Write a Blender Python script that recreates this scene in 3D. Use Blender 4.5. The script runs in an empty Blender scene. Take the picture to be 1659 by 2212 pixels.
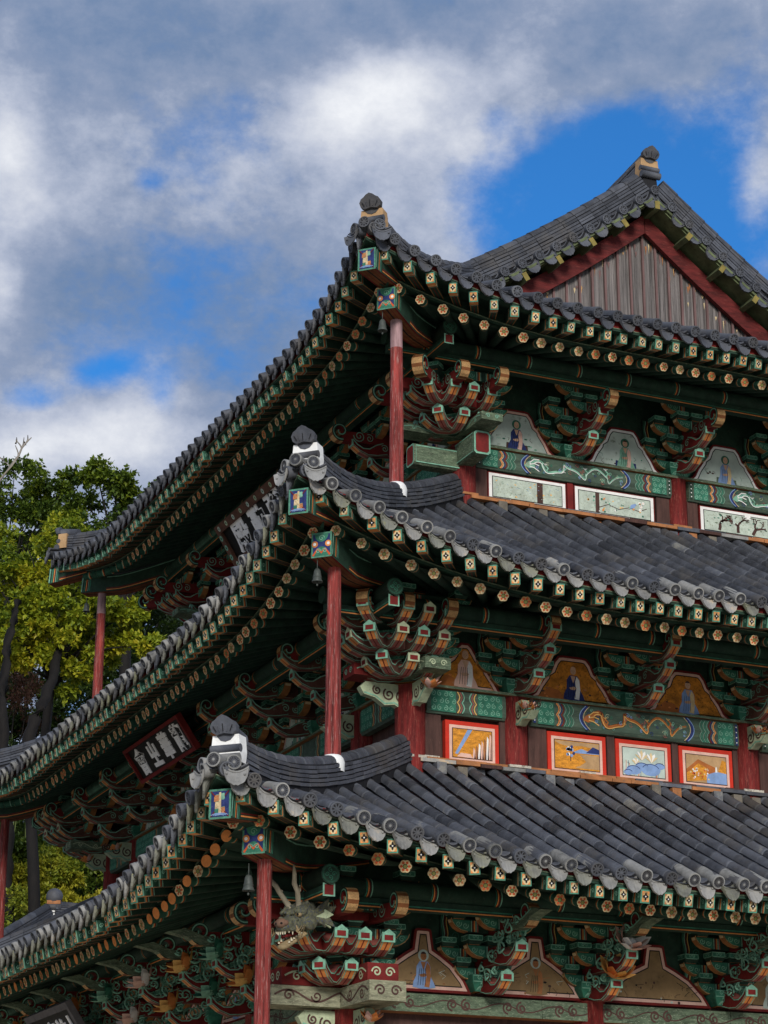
import bpy, math, random
from mathutils import Vector, Matrix
R_ = math.radians
rnd = random.Random(7)
sc = bpy.context.scene
COL = sc.collection

# ---------------------------------------------------------------- camera
CAMP = Vector((-11.6636, -23.9539, 1.6))
YAW, PITCH, ROLL, FPX = 0.4159, 0.3407, 0.002, 4771.2      # focal length in units of a 1659 px wide frame
Fv = Vector((math.cos(PITCH)*math.sin(YAW), math.cos(PITCH)*math.cos(YAW), math.sin(PITCH)))
Rv = Vector((math.cos(YAW), -math.sin(YAW), 0)); Uv = Rv.cross(Fv)
R2 = Rv*math.cos(ROLL) + Uv*math.sin(ROLL); U2 = Uv*math.cos(ROLL) - Rv*math.sin(ROLL)
cd = bpy.data.cameras.new("camera"); cam = bpy.data.objects.new("camera", cd); COL.objects.link(cam)
cd.sensor_fit = 'HORIZONTAL'; cd.sensor_width = 36; cd.lens = FPX/1659*36
cd.clip_start = 0.1; cd.clip_end = 3000
cam.matrix_world = Matrix(((R2.x, U2.x, -Fv.x, CAMP.x), (R2.y, U2.y, -Fv.y, CAMP.y), (R2.z, U2.z, -Fv.z, CAMP.z), (0, 0, 0, 1)))
sc.camera = cam

def frame_xy(p):
    v = Vector(p) - CAMP; z = v.dot(Fv)
    if z < 0.1: return None
    return (0.5 + FPX*v.dot(R2)/z/1659, 0.5 - FPX*v.dot(U2)/z/2212, z)

# ---------------------------------------------------------------- light, sky, exposure
SUN_EL, SUN_AZ = 20.0, 198.0          # azimuth clockwise from +Y: behind the camera, a little to the right
sun = bpy.data.lights.new("sun", 'SUN'); sun.energy = 1.5; sun.angle = R_(16); sun.color = (1.0, 0.965, 0.91)
so = bpy.data.objects.new("sun", sun); COL.objects.link(so)
az = R_(SUN_AZ)
sdir = Vector((math.sin(az)*math.cos(R_(SUN_EL)), math.cos(az)*math.cos(R_(SUN_EL)), math.sin(R_(SUN_EL))))
so.rotation_euler = sdir.to_track_quat('Z', 'Y').to_euler()
vs = sc.view_settings
vs.view_transform = 'Standard'; vs.look = 'None'; vs.exposure = 0.95; vs.gamma = 1.0
try: vs.use_curve_mapping = False
except Exception: pass

def build_world():
    w = bpy.data.worlds.new("World"); sc.world = w; w.use_nodes = True
    nt = w.node_tree; N = nt.nodes; Lk = nt.links; N.clear()
    out = N.new('ShaderNodeOutputWorld'); bg = N.new('ShaderNodeBackground')
    Lk.new(bg.outputs[0], out.inputs[0])
    tc = N.new('ShaderNodeTexCoord')
    nrm = N.new('ShaderNodeVectorMath'); nrm.operation = 'NORMALIZE'; Lk.new(tc.outputs['Generated'], nrm.inputs[0])
    D = nrm.outputs[0]
    def M(op, a, b=None, c=None):
        n = N.new('ShaderNodeMath'); n.operation = op
        for i, x in enumerate((a, b, c)):
            if x is None: continue
            if isinstance(x, (int, float)): n.inputs[i].default_value = x
            else: Lk.new(x, n.inputs[i])
        return n.outputs[0]
    def dot(v):
        n = N.new('ShaderNodeVectorMath'); n.operation = 'DOT_PRODUCT'; Lk.new(D, n.inputs[0]); n.inputs[1].default_value = v
        return n.outputs['Value']
    # fixed compass frame for the cloud field: east-ish, up-ish and forward axes of that part of the sky
    E1 = Vector((0.9147, -0.4041, 0.0)); F1 = Vector((0.3808, 0.8622, 0.3341)); H1 = E1.cross(F1).normalized()
    fw = M('MAXIMUM', dot(F1), 0.15)
    X = M('DIVIDE', dot(E1), fw); Y = M('DIVIDE', dot(H1), fw)       # tangent-plane position on the sky
    def cxy(px, py): return ((px-829.5)/4771.2, (1106-py)/4771.2)
    def blob(px, py, sx, sy, rot=0.0):
        cx, cy = cxy(px, py); sx /= 4771.2; sy /= 4771.2
        dx = M('SUBTRACT', X, cx); dy = M('SUBTRACT', Y, cy)
        ca, sa = math.cos(R_(rot)), math.sin(R_(rot))
        a = M('ADD', M('MULTIPLY', dx, ca/sx), M('MULTIPLY', dy, sa/sx))
        b = M('ADD', M('MULTIPLY', dx, -sa/sy), M('MULTIPLY', dy, ca/sy))
        return M('EXPONENT', M('MULTIPLY', M('ADD', M('MULTIPLY', a, a), M('MULTIPLY', b, b)), -1.0))
    def noise(scale, detail, rough, off, dist=0.0):
        m = N.new('ShaderNodeMapping'); m.inputs['Location'].default_value = off; m.inputs['Scale'].default_value = (1, 1, 1.35)
        Lk.new(D, m.inputs['Vector'])
        n = N.new('ShaderNodeTexNoise'); n.inputs['Scale'].default_value = scale; n.inputs['Detail'].default_value = detail
        n.inputs['Roughness'].default_value = rough; n.inputs['Distortion'].default_value = dist
        Lk.new(m.outputs[0], n.inputs['Vector']); return n.outputs['Fac']
    n1 = noise(8.5, 10, 0.56, (1.3, 0.2, 4.1))
    n2 = noise(19.0, 12, 0.62, (7.7, 3.1, 0.4))
    n3 = noise(3.2, 5, 0.5, (0.4, 5.2, 2.2))
    n4 = noise(58.0, 9, 0.66, (2.9, 8.1, 6.4))
    # coverage: cloud nearly everywhere, holes of blue to the right and at the lower left
    cov = M('ADD', 0.86, M('MULTIPLY', M('SUBTRACT', n1, 0.5), 1.5))
    cov = M('ADD', cov, M('MULTIPLY', M('SUBTRACT', n2, 0.5), 1.25))
    for a, b in ((blob(1540, 450, 290, 240, 15), -0.86), (blob(1200, 560, 330, 170, 15), -0.55), (blob(1650, 150, 170, 140), -0.38), (blob(1330, 330, 120, 120), -0.35), (blob(1060, 260, 60, 40), -0.30),
                 (blob(230, 800, 100, 45, 20), -0.45), (blob(60, 865, 80, 45), -0.5), (blob(350, 860, 40, 60), -0.35), (blob(480, 680, 420, 190, -25), -0.26), (blob(1050, 430, 160, 150), -0.28), (blob(1180, 250, 170, 80, -20), -0.15),
                 (blob(320, 390, 40, 30), -0.35), (blob(30, 1090, 90, 40), -0.45),
                 (blob(1650, 360, 60, 140, -15), 0.55), (blob(180, 960, 280, 90, 12), 0.5), (blob(840, 250, 330, 170, 30), 0.3), (blob(0, 330, 120, 330), 0.4),
                 (blob(800, 20, 1000, 130), 0.45), (blob(1350, 120, 180, 70, -10), 0.25)):
        cov = M('ADD', cov, M('MULTIPLY', a, b))
    ss = N.new('ShaderNodeMapRange'); ss.interpolation_type = 'SMOOTHSTEP'
    ss.inputs['From Min'].default_value = 0.14; ss.inputs['From Max'].default_value = 0.80
    Lk.new(cov, ss.inputs['Value']); fac = ss.outputs[0]
    cov = M('ADD', cov, M('MULTIPLY', M('SUBTRACT', n4, 0.5), 0.45))
    # brightness of the cloud itself
    br = M('ADD', 0.42, M('MULTIPLY', M('SUBTRACT', n2, 0.5), 0.85))
    br = M('ADD', br, M('MULTIPLY', M('SUBTRACT', n3, 0.5), 0.1))
    br = M('ADD', br, M('MULTIPLY', M('SUBTRACT', n1, 0.5), 0.22))
    br = M('ADD', br, M('MULTIPLY', M('SUBTRACT', n4, 0.5), 0.34))
    for a, b in ((blob(790, 205, 130, 75, 20), 0.34), (blob(900, 260, 260, 120, -30), 0.20), (blob(1010, 150, 200, 60, 15), 0.12), (blob(560, 330, 460, 150, 12), 0.17), (blob(1060, 400, 160, 120, 0), 0.16), (blob(10, 330, 80, 130), 0.42), (blob(60, 440, 110, 70), 0.22), (blob(5, 640, 45, 90), 0.32), (blob(15, 70, 40, 60), 0.15),
                 (blob(180, 960, 300, 80, 10), 0.42), (blob(300, 860, 110, 90, 60), 0.20),
                 (blob(620, 50, 900, 110, -4), -0.20), (blob(220, 180, 260, 80), -0.08), (blob(160, 570, 160, 70), -0.06),
                 (blob(500, 690, 420, 170, -30), -0.26), (blob(150, 640, 200, 80, 0), -0.10), (blob(1150, 430, 150, 150), -0.08), (blob(1640, 360, 90, 160), 0.15)):
        br = M('ADD', br, M('MULTIPLY', a, b))
    ramp = N.new('ShaderNodeValToRGB'); Lk.new(br, ramp.inputs[0])
    e = ramp.color_ramp.elements
    e[0].position = 0.0; e[0].color = (0.085, 0.19, 0.42, 1)
    e[1].position = 1.0; e[1].color = (0.80, 0.82, 0.86, 1)
    for p, c in ((0.22, (0.16, 0.235, 0.385, 1)), (0.40, (0.245, 0.305, 0.44, 1)), (0.62, (0.445, 0.49, 0.605, 1)), (0.8, (0.62, 0.65, 0.725, 1))):
        k = e.new(p); k.color = c
    sky = N.new('ShaderNodeTexSky'); sky.sky_type = 'NISHITA'; sky.sun_disc = False
    sky.sun_elevation = R_(SUN_EL); sky.sun_rotation = R_(SUN_AZ)
    tint = N.new('ShaderNodeMix'); tint.data_type = 'RGBA'; tint.blend_type = 'MULTIPLY'; tint.inputs[0].default_value = 1.0
    Lk.new(sky.outputs[0], tint.inputs[6]); tint.inputs[7].default_value = (0.13, 0.47, 0.86, 1)
    # the Nishita sky is physically bright: bring it to strength 0.1, the clouds are given at their own brightness
    sc1 = N.new('ShaderNodeVectorMath'); sc1.operation = 'SCALE'; Lk.new(tint.outputs[2], sc1.inputs[0]); sc1.inputs['Scale'].default_value = 1.0
    sc2 = N.new('ShaderNodeVectorMath'); sc2.operation = 'SCALE'; Lk.new(ramp.outputs[0], sc2.inputs[0]); sc2.inputs['Scale'].default_value = 5.7
    mx = N.new('ShaderNodeMix'); mx.data_type = 'RGBA'
    Lk.new(fac, mx.inputs[0]); Lk.new(sc1.outputs[0], mx.inputs[6]); Lk.new(sc2.outputs[0], mx.inputs[7])
    Lk.new(mx.outputs[2], bg.inputs[0]); bg.inputs[1].default_value = 0.10
build_world()

# ---------------------------------------------------------------- materials
def lin(h):
    h = h.lstrip('#'); o = []
    for i in (0, 2, 4):
        c = int(h[i:i+2], 16)/255; o.append(c/12.92 if c <= 0.04045 else ((c+0.055)/1.055)**2.4)
    return o
MATS = {}
def paint(name, hexc, wear=0.25, wearc='#6f6a5c', scale=9.0, rough=0.75, var=0.35, bump=0.15, stretch=(1, 1, 1), amt=0.58, spec=0.3):
    m = bpy.data.materials.new(name); m.use_nodes = True; nt = m.node_tree; N = nt.nodes; L = nt.links
    b = N['Principled BSDF']; b.inputs['Roughness'].default_value = rough
    b.inputs['Specular IOR Level'].default_value = spec
    tc = N.new('ShaderNodeTexCoord'); oi = N.new('ShaderNodeObjectInfo')
    add = N.new('ShaderNodeVectorMath'); add.operation = 'MULTIPLY_ADD'
    cmb = N.new('ShaderNodeCombineXYZ')
    for i in range(3): L.new(oi.outputs['Random'], cmb.inputs[i])
    L.new(cmb.outputs[0], add.inputs[0]); add.inputs[1].default_value = (31.7, 17.3, 53.1); L.new(tc.outputs['Object'], add.inputs[2])
    mp = N.new('ShaderNodeMapping'); mp.inputs['Scale'].default_value = stretch; L.new(add.outputs[0], mp.inputs[0])
    n1 = N.new('ShaderNodeTexNoise'); n1.inputs['Scale'].default_value = scale; n1.inputs['Detail'].default_value = 6; n1.inputs['Roughness'].default_value = 0.65
    L.new(mp.outputs[0], n1.inputs['Vector'])
    n2 = N.new('ShaderNodeTexNoise'); n2.inputs['Scale'].default_value = scale*3.7; n2.inputs['Detail'].default_value = 5; n2.inputs['Roughness'].default_value = 0.7
    L.new(mp.outputs[0], n2.inputs['Vector'])
    c = lin(hexc)
    mr = N.new('ShaderNodeMapRange'); mr.inputs['From Min'].default_value = 0.3; mr.inputs['From Max'].default_value = 0.7
    mr.inputs['To Min'].default_value = 1-var; mr.inputs['To Max'].default_value = 1+var
    L.new(n1.outputs['Fac'], mr.inputs['Value'])
    sc_ = N.new('ShaderNodeVectorMath'); sc_.operation = 'SCALE'; sc_.inputs[0].default_value = c; L.new(mr.outputs[0], sc_.inputs['Scale'])
    ms = N.new('ShaderNodeMapRange'); ms.inputs['From Min'].default_value = amt; ms.inputs['From Max'].default_value = amt+0.13
    ms.inputs['To Max'].default_value = wear*2.2
    L.new(n2.outputs['Fac'], ms.inputs['Value'])
    mx = N.new('ShaderNodeMix'); mx.data_type = 'RGBA'; L.new(ms.outputs[0], mx.inputs[0])
    L.new(sc_.outputs[0], mx.inputs[6]); mx.inputs[7].default_value = (*lin(wearc), 1)
    L.new(mx.outputs[2], b.inputs['Base Color'])
    if bump:
        bp = N.new('ShaderNodeBump'); bp.inputs['Strength'].default_value = bump; bp.inputs['Distance'].default_value = 0.02
        L.new(n2.outputs['Fac'], bp.inputs['Height']); L.new(bp.outputs[0], b.inputs['Normal'])
    MATS[name] = m; return m

G_DK = paint('dark_green_paint', '#213a2d', 0.3, '#4b5142', 7, var=0.45)
G_MD = paint('mid_green_paint', '#33705a', 0.3, '#5d6a58', 9, var=.45)
G_PL = paint('pale_green_paint', '#79a991', 0.3, '#5a6c60', 14, var=0.35)
G_WTH = paint('weathered_green_wood', '#566550', 0.5, '#8f9880', 7, var=0.6, stretch=(1, 1, 4), bump=.5, amt=.54)
BOARD = paint('weathered_cream_board', '#84846c', 0.5, '#b0ab92', 7, var=0.5, stretch=(1, 1, 4), bump=.5, amt=.54)
G_M2 = paint('deep_green_paint', '#27513f', 0.3, '#56624f', 12, var=.4)
RED = paint('dark_red_paint', '#6c1b18', 0.25, '#43201b', 8, var=0.35)
RED_BR = paint('bright_red_paint', '#c3301d', 0.12, '#8c2b1c', 8, var=0.15)
RED_PK = paint('faded_red_paint', '#9d5a50', 0.3, '#77604f', 8, var=0.35)
RED_CO = paint('column_red_paint', '#6f201d', 0.4, '#9b5a4c', 6, var=0.6, stretch=(4, 4, 0.4), bump=.5, amt=.55)
POLE = paint('faded_red_wood', '#8a3833', 0.5, '#b59289', 7, var=0.85, stretch=(4, 4, 0.2), bump=0.9, amt=0.55)
POLE_G = paint('weathered_grey_red_wood', '#97797a', 0.4, '#6d4a4a', 5, var=0.5, stretch=(4, 4, 0.45), bump=0.4)
ORG = paint('orange_paint', '#d98748', 0.2, '#8c6a45', 10, var=0.25)
YEL = paint('ochre_yellow_paint', '#e0b066', 0.2, '#9a7a4a', 10, var=0.25)
CRM = paint('cream_paint', '#d6bd90', 0.25, '#9a8258', 12, var=0.15)
WHT = paint('white_paint', '#e9e7e2', 0.2, '#a09a8c', 6, var=0.1)
PLAS = paint('white_lime_plaster', '#efeeea', 0.25, '#aaa69a', 5, var=0.12, bump=0.4)
TANP = paint('tan_mortar', '#b08e66', 0.35, '#8f7a60', 5, var=0.25, bump=0.4)
PINK = paint('pale_pink_paint', '#dcb3a2', 0.2, '#9a7a6c', 10, var=0.15)
BLK = paint('black_paint', '#141414', 0.1, '#33302c', 8, var=0.3)
BLUE = paint('blue_paint', '#253266', 0.35, '#56607a', 16, var=0.35)
LBLUE = paint('light_blue_paint', '#7f9ac4', 0.2, '#8a8f98', 10, var=0.2)
SKIN = paint('painted_skin', '#c9a184', 0.2, '#8f7662', 12, var=0.15)
PANEL_G = paint('pale_grey_green_plaster', '#b4bfb1', 0.4, '#8a8f7a', 9, var=0.25, amt=.54)
PANEL_D = paint('grey_green_mural_ground', '#b7c4b9', 0.4, '#66715f', 3, var=0.2)
PANEL_O = paint('ochre_mural_ground', '#c07a26', 0.45, '#6d4516', 9, var=0.5, amt=.53)
PANEL_B = paint('brown_mural_ground', '#8f7450', 0.4, '#5c4a35', 4, var=0.3)
OCHRE = paint('orange_ochre_mural', '#cf8a2c', 0.45, '#8f6428', 14, var=0.45, stretch=(1, 1, 2), amt=.52)
WOOD_B = paint('brown_dark_wood', '#4a322c', 0.3, '#6d5046', 5, var=0.4, stretch=(4, 4, 0.5))
WOOD_O = paint('orange_weathered_wood', '#a06a42', 0.4, '#6b5a4c', 5, var=0.4)
GBOARD = paint('weathered_grey_boards', '#6d6764', 0.5, '#2e2b2a', 4, var=0.8, stretch=(7, 7, 0.14), bump=0.6, amt=0.54)
GBATT = paint('faded_red_battens', '#6e5552', 0.35, '#6a4a48', 5, var=0.35, stretch=(4, 4, 0.4))
GYEL = paint('mossy_yellow_wood_end', '#85763c', 0.4, '#6f7040', 9, var=0.3)
GMOSS = paint('mossy_green_wood', '#5d6647', 0.4, '#41452f', 6, var=0.4)
CARVE = paint('pale_carved_wood', '#a9b392', 0.35, '#6f8270', 8, var=0.3)
BRONZE = paint('dark_bronze', '#454a46', 0.3, '#5f6b60', 12, rough=0.5, var=0.3)
DRG = paint('dragon_grey_green', '#66664f', 0.5, '#454c62', 16, var=0.7, bump=1.0, amt=.5)
DRG_T = paint('dragon_tan', '#93805f', 0.35, '#7d6a55', 9, var=0.3, bump=0.4)
DRG_R = paint('dragon_nose_red', '#6f5546', 0.3, '#7a6a5c', 9, var=0.3)
IVORY = paint('ivory_teeth', '#c9c0a6', 0.1, '#a59a80', 12, var=0.1)
ANT = paint('grey_antler_wood', '#8f8774', 0.35, '#5a5546', 6, var=0.35, stretch=(3, 3, 0.6))
BARK = paint('dark_bark', '#15110e', 0.4, '#282320', 6, var=0.5, stretch=(3, 3, 0.7), bump=0.8)
TWIG = paint('bleached_twig', '#8f877c', 0.3, '#5d574e', 6, var=0.3)

def tile_mat(name, c0, c1, rare, scale=5.0, rough=0.62, dust='#57524c'):
    m = bpy.data.materials.new(name); m.use_nodes = True; nt = m.node_tree; N = nt.nodes; L = nt.links
    b = N['Principled BSDF']; b.inputs['Roughness'].default_value = rough; b.inputs['Specular IOR Level'].default_value = 0.4
    at = N.new('ShaderNodeAttribute'); at.attribute_name = 'tv'
    oi = N.new('ShaderNodeObjectInfo'); tc = N.new('ShaderNodeTexCoord')
    add = N.new('ShaderNodeVectorMath'); add.operation = 'MULTIPLY_ADD'; cmb = N.new('ShaderNodeCombineXYZ')
    for i in range(3): L.new(oi.outputs['Random'], cmb.inputs[i])
    L.new(cmb.outputs[0], add.inputs[0]); add.inputs[1].default_value = (31.7, 17.3, 53.1); L.new(tc.outputs['Object'], add.inputs[2])
    n1 = N.new('ShaderNodeTexNoise'); n1.inputs['Scale'].default_value = scale; n1.inputs['Detail'].default_value = 7; n1.inputs['Roughness'].default_value = 0.7
    L.new(add.outputs[0], n1.inputs['Vector'])
    n2 = N.new('ShaderNodeTexNoise'); n2.inputs['Scale'].default_value = scale*6; n2.inputs['Detail'].default_value = 5; n2.inputs['Roughness'].default_value = 0.75
    L.new(add.outputs[0], n2.inputs['Vector'])
    sm = N.new('ShaderNodeMath'); sm.operation = 'ADD'; L.new(at.outputs['Fac'], sm.inputs[0])
    k = N.new('ShaderNodeMapRange'); k.inputs['From Min'].default_value = 0.3; k.inputs['From Max'].default_value = 0.7; k.inputs['To Min'].default_value = -0.28; k.inputs['To Max'].default_value = 0.28
    L.new(n1.outputs['Fac'], k.inputs['Value']); L.new(k.outputs[0], sm.inputs[1])
    k2 = N.new('ShaderNodeMapRange'); k2.inputs['To Min'].default_value = -0.2; k2.inputs['To Max'].default_value = 0.2
    L.new(oi.outputs['Random'], k2.inputs['Value'])
    sm2 = N.new('ShaderNodeMath'); sm2.operation = 'ADD'; L.new(sm.outputs[0], sm2.inputs[0]); L.new(k2.outputs[0], sm2.inputs[1])
    rp = N.new('ShaderNodeValToRGB'); L.new(sm2.outputs[0], rp.inputs[0]); e = rp.color_ramp.elements
    e[0].position = 0; e[0].color = (*lin(c0), 1); e[1].position = 0.75; e[1].color = (*lin(c1), 1)
    q = e.new(1.0); q.color = (*lin(rare), 1)
    ms = N.new('ShaderNodeMapRange'); ms.inputs['From Min'].default_value = 0.56; ms.inputs['From Max'].default_value = 0.72; ms.inputs['To Max'].default_value = 0.5
    L.new(n2.outputs['Fac'], ms.inputs['Value'])
    mx = N.new('ShaderNodeMix'); mx.data_type = 'RGBA'; L.new(ms.outputs[0], mx.inputs[0]); L.new(rp.outputs[0], mx.inputs[6]); mx.inputs[7].default_value = (*lin(c1), 1)
    L.new(mx.outputs[2], b.inputs['Base Color'])
    n3 = N.new('ShaderNodeTexNoise'); n3.inputs['Scale'].default_value = 1.3; n3.inputs['Detail'].default_value = 8; n3.inputs['Roughness'].default_value = 0.72
    L.new(add.outputs[0], n3.inputs['Vector'])
    md = N.new('ShaderNodeMapRange'); md.inputs['From Min'].default_value = 0.5; md.inputs['From Max'].default_value = 0.68; md.inputs['To Max'].default_value = 0.75; L.new(n3.outputs['Fac'], md.inputs['Value'])
    mx2 = N.new('ShaderNodeMix'); mx2.data_type = 'RGBA'; L.new(md.outputs[0], mx2.inputs[0]); L.new(mx.outputs[2], mx2.inputs[6]); mx2.inputs[7].default_value = (*lin(dust), 1)
    L.new(mx2.outputs[2], b.inputs['Base Color'])
    bp = N.new('ShaderNodeBump'); bp.inputs['Strength'].default_value = 0.45; bp.inputs['Distance'].default_value = 0.012
    L.new(n2.outputs['Fac'], bp.inputs['Height']); L.new(bp.outputs[0], b.inputs['Normal'])
    return m
T_DK = tile_mat('dark_roof_tile', '#303238', '#5e6169', '#8f8d86')
T_NEW = tile_mat('slate_end_tile', '#3a3c42', '#5b5e65', '#77797c')
T_OLD = tile_mat('weathered_end_tile', '#51514f', '#9a9893', '#c9b08e', 9, dust='#9a9a98')
T_LICH = tile_mat('lichen_drip_tile', '#4c4c49', '#85857a', '#a8a55c', 9, dust='#8d8d6a')
T_GAP = paint('tile_groove_black', '#1d1d20', 0.1, '#333336', 8)
SOIL = paint('mortar_debris', '#6e675c', 0.4, '#8f8472', 8, var=0.3, bump=0.4)

# ---------------------------------------------------------------- mesh builder
VX_ = Vector((1, 0, 0))
class MB:
    def __init__(s, X=None):
        s.V = []; s.F = []; s.M = []; s.S = []; s.A = []; s.mats = []; s.X = X or Matrix(); s.flip = s.X.determinant() < 0; s.tv = 0.4
    def setX(s, X): s.X = X; s.flip = X.determinant() < 0
    def mi(s, m):
        if m not in s.mats: s.mats.append(m)
        return s.mats.index(m)
    def v(s, p):
        q = s.X @ Vector(p); s.V.append((q.x, q.y, q.z)); return len(s.V)-1
    def f(s, idx, mat, smooth=False):
        idx = list(idx)
        if s.flip: idx.reverse()
        s.F.append(idx); s.M.append(s.mi(mat)); s.S.append(smooth); s.A.append(s.tv)
    def poly(s, pts, mat): s.f([s.v(p) for p in pts], mat)
    def box(s, x0, x1, y0, y1, z0, z1, mat, **k):
        P = [s.v(p) for p in ((x0,y0,z0),(x1,y0,z0),(x1,y1,z0),(x0,y1,z0),(x0,y0,z1),(x1,y0,z1),(x1,y1,z1),(x0,y1,z1))]
        for key, q in (('bot',(0,3,2,1)),('top',(4,5,6,7)),('front',(0,1,5,4)),('back',(2,3,7,6)),('left',(3,0,4,7)),('right',(1,2,6,5))):
            s.f([P[i] for i in q], k.get(key, mat))
    def prism(s, pts, fn, t0, t1, cap, side, sidef=None):
        # polygon pts (counter-clockwise seen from the t1 side), fn(a, b, t) -> xyz
        n = len(pts)
        A = [s.v(fn(a, b, t0)) for a, b in pts]; B = [s.v(fn(a, b, t1)) for a, b in pts]
        s.f(B, cap); s.f(A[::-1], cap)
        for i in range(n):
            j = (i+1) % n; s.f([A[i], A[j], B[j], B[i]], sidef(i) if sidef else side)
    def tube(s, path, rad, mat, n=8, caps=True, smooth=True, arc=(0, 2*math.pi), up=Vector((0, 0, 1)), matf=None):
        path = [Vector(p) for p in path]; rings = []
        full = abs(arc[1]-arc[0]-2*math.pi) < 1e-6; m = n if full else n+1
        for i, p in enumerate(path):
            t = (path[min(i+1, len(path)-1)] - path[max(i-1, 0)]).normalized()
            a = t.cross(up if abs(t.z) < 0.93 else VX_)
            if a.length < 1e-4: a = t.cross(Vector((1, 0, 0)))
            a.normalize(); b = a.cross(t)
            r = rad(i) if callable(rad) else rad
            rings.append([s.v(p + (a*math.cos(arc[0]+(arc[1]-arc[0])*k/n) + b*math.sin(arc[0]+(arc[1]-arc[0])*k/n))*r) for k in range(m)])
        for i in range(len(rings)-1):
            for k in range(n):
                k2 = (k+1) % m
                s.f([rings[i][k], rings[i+1][k], rings[i+1][k2], rings[i][k2]][::-1], matf(i, k) if matf else mat, smooth)
        if caps:
            s.f(rings[0][::-1] if False else rings[0], mat); s.f(rings[-1][::-1], mat)
    def lathe(s, prof, mat, n=16, smooth=True, matf=None):
        rings = [[s.v((r*math.cos(2*math.pi*k/n), r*math.sin(2*math.pi*k/n), z)) for k in range(n)] for r, z in prof]
        for i in range(len(rings)-1):
            for k in range(n):
                k2 = (k+1) % n; s.f([rings[i][k], rings[i][k2], rings[i+1][k2], rings[i+1][k]], matf(i) if matf else mat, smooth)
    def ellipsoid(s, c, r, mat, nu=14, nv=9, rot=None):
        c = Vector(c); rings = []
        for i in range(nv+1):
            th = math.pi*i/nv; row = []
            for k in range(nu):
                ph = 2*math.pi*k/nu
                p = Vector((r[0]*math.sin(th)*math.cos(ph), r[1]*math.sin(th)*math.sin(ph), r[2]*math.cos(th)))
                if rot: p = rot @ p
                row.append(s.v(c+p))
            rings.append(row)
        for i in range(nv):
            for k in range(nu):
                k2 = (k+1) % nu; s.f([rings[i][k], rings[i+1][k], rings[i+1][k2], rings[i][k2]], mat, True)
    # flat painted shapes lying on a plane: O origin, ex, ey axes
    def flat(s, pts, O, ex, ey, mat, h=0.003):
        n = ex.cross(ey).normalized()*h; s.f([s.v(O+ex*a+ey*b+n) for a, b in pts], mat)
    def ribbon(s, pts, w, O, ex, ey, mat, h=0.003, closed=False, taper=False):
        n = ex.cross(ey).normalized()*h; P = [Vector((a, b)) for a, b in pts]; L = []; Rr = []; m = len(P)
        for i in range(m):
            if closed: d = P[(i+1) % m]-P[i-1]
            else: d = P[min(i+1, m-1)]-P[max(i-1, 0)]
            d = d.normalized() if d.length > 1e-9 else Vector((1, 0)); q = Vector((-d.y, d.x))*(w/2)
            if taper: q *= 1-0.75*i/(m-1)
            L.append(s.v(O+ex*(P[i].x+q.x)+ey*(P[i].y+q.y)+n)); Rr.append(s.v(O+ex*(P[i].x-q.x)+ey*(P[i].y-q.y)+n))
        for i in range(m if closed else m-1):
            j = (i+1) % m; s.f([Rr[i], Rr[j], L[j], L[i]], mat)
    def mesh(s, name):
        me = bpy.data.meshes.new(name); me.from_pydata(s.V, [], s.F)
        for m in s.mats: me.materials.append(m)
        me.polygons.foreach_set('material_index', s.M); me.polygons.foreach_set('use_smooth', s.S)
        a = me.attributes.new('tv', 'FLOAT', 'FACE'); a.data.foreach_set('value', s.A)
        me.update(); return me

def link(name, me, parent=None, mat=None):
    o = bpy.data.objects.new(name, me); COL.objects.link(o)
    if parent: o.parent = parent
    if mat is not None: o.matrix_local = mat
    return o
def tag(o, label=None, cat=None, group=None, kind=None):
    for k, v in (('label', label), ('category', cat), ('group', group), ('kind', kind)):
        if v: o[k] = v
    return o
def empty(name, loc=(0, 0, 0)):
    o = bpy.data.objects.new(name, None); COL.objects.link(o); o.location = loc; o.empty_display_size = 0.2; return o

def spiral(cx, cy, r, turns=1.6, phase=0.0, d=1, n=26, r1=0.12):
    return [(cx+r*(1-(1-r1)*i/n)*math.cos(phase+d*turns*2*math.pi*i/n), cy+r*(1-(1-r1)*i/n)*math.sin(phase+d*turns*2*math.pi*i/n)) for i in range(n+1)]
def arcp(cx, cy, r, a0, a1, n=8, ry=None):
    return [(cx+r*math.cos(R_(a0+(a1-a0)*i/n)), cy+(ry or r)*math.sin(R_(a0+(a1-a0)*i/n))) for i in range(n+1)]
def circ(cx, cy, r, n=14, ry=None): return [(cx+r*math.cos(2*math.pi*i/n), cy+(ry or r)*math.sin(2*math.pi*i/n)) for i in range(n)]
VX, VY, VZ = Vector((1, 0, 0)), Vector((0, 1, 0)), Vector((0, 0, 1))

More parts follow.
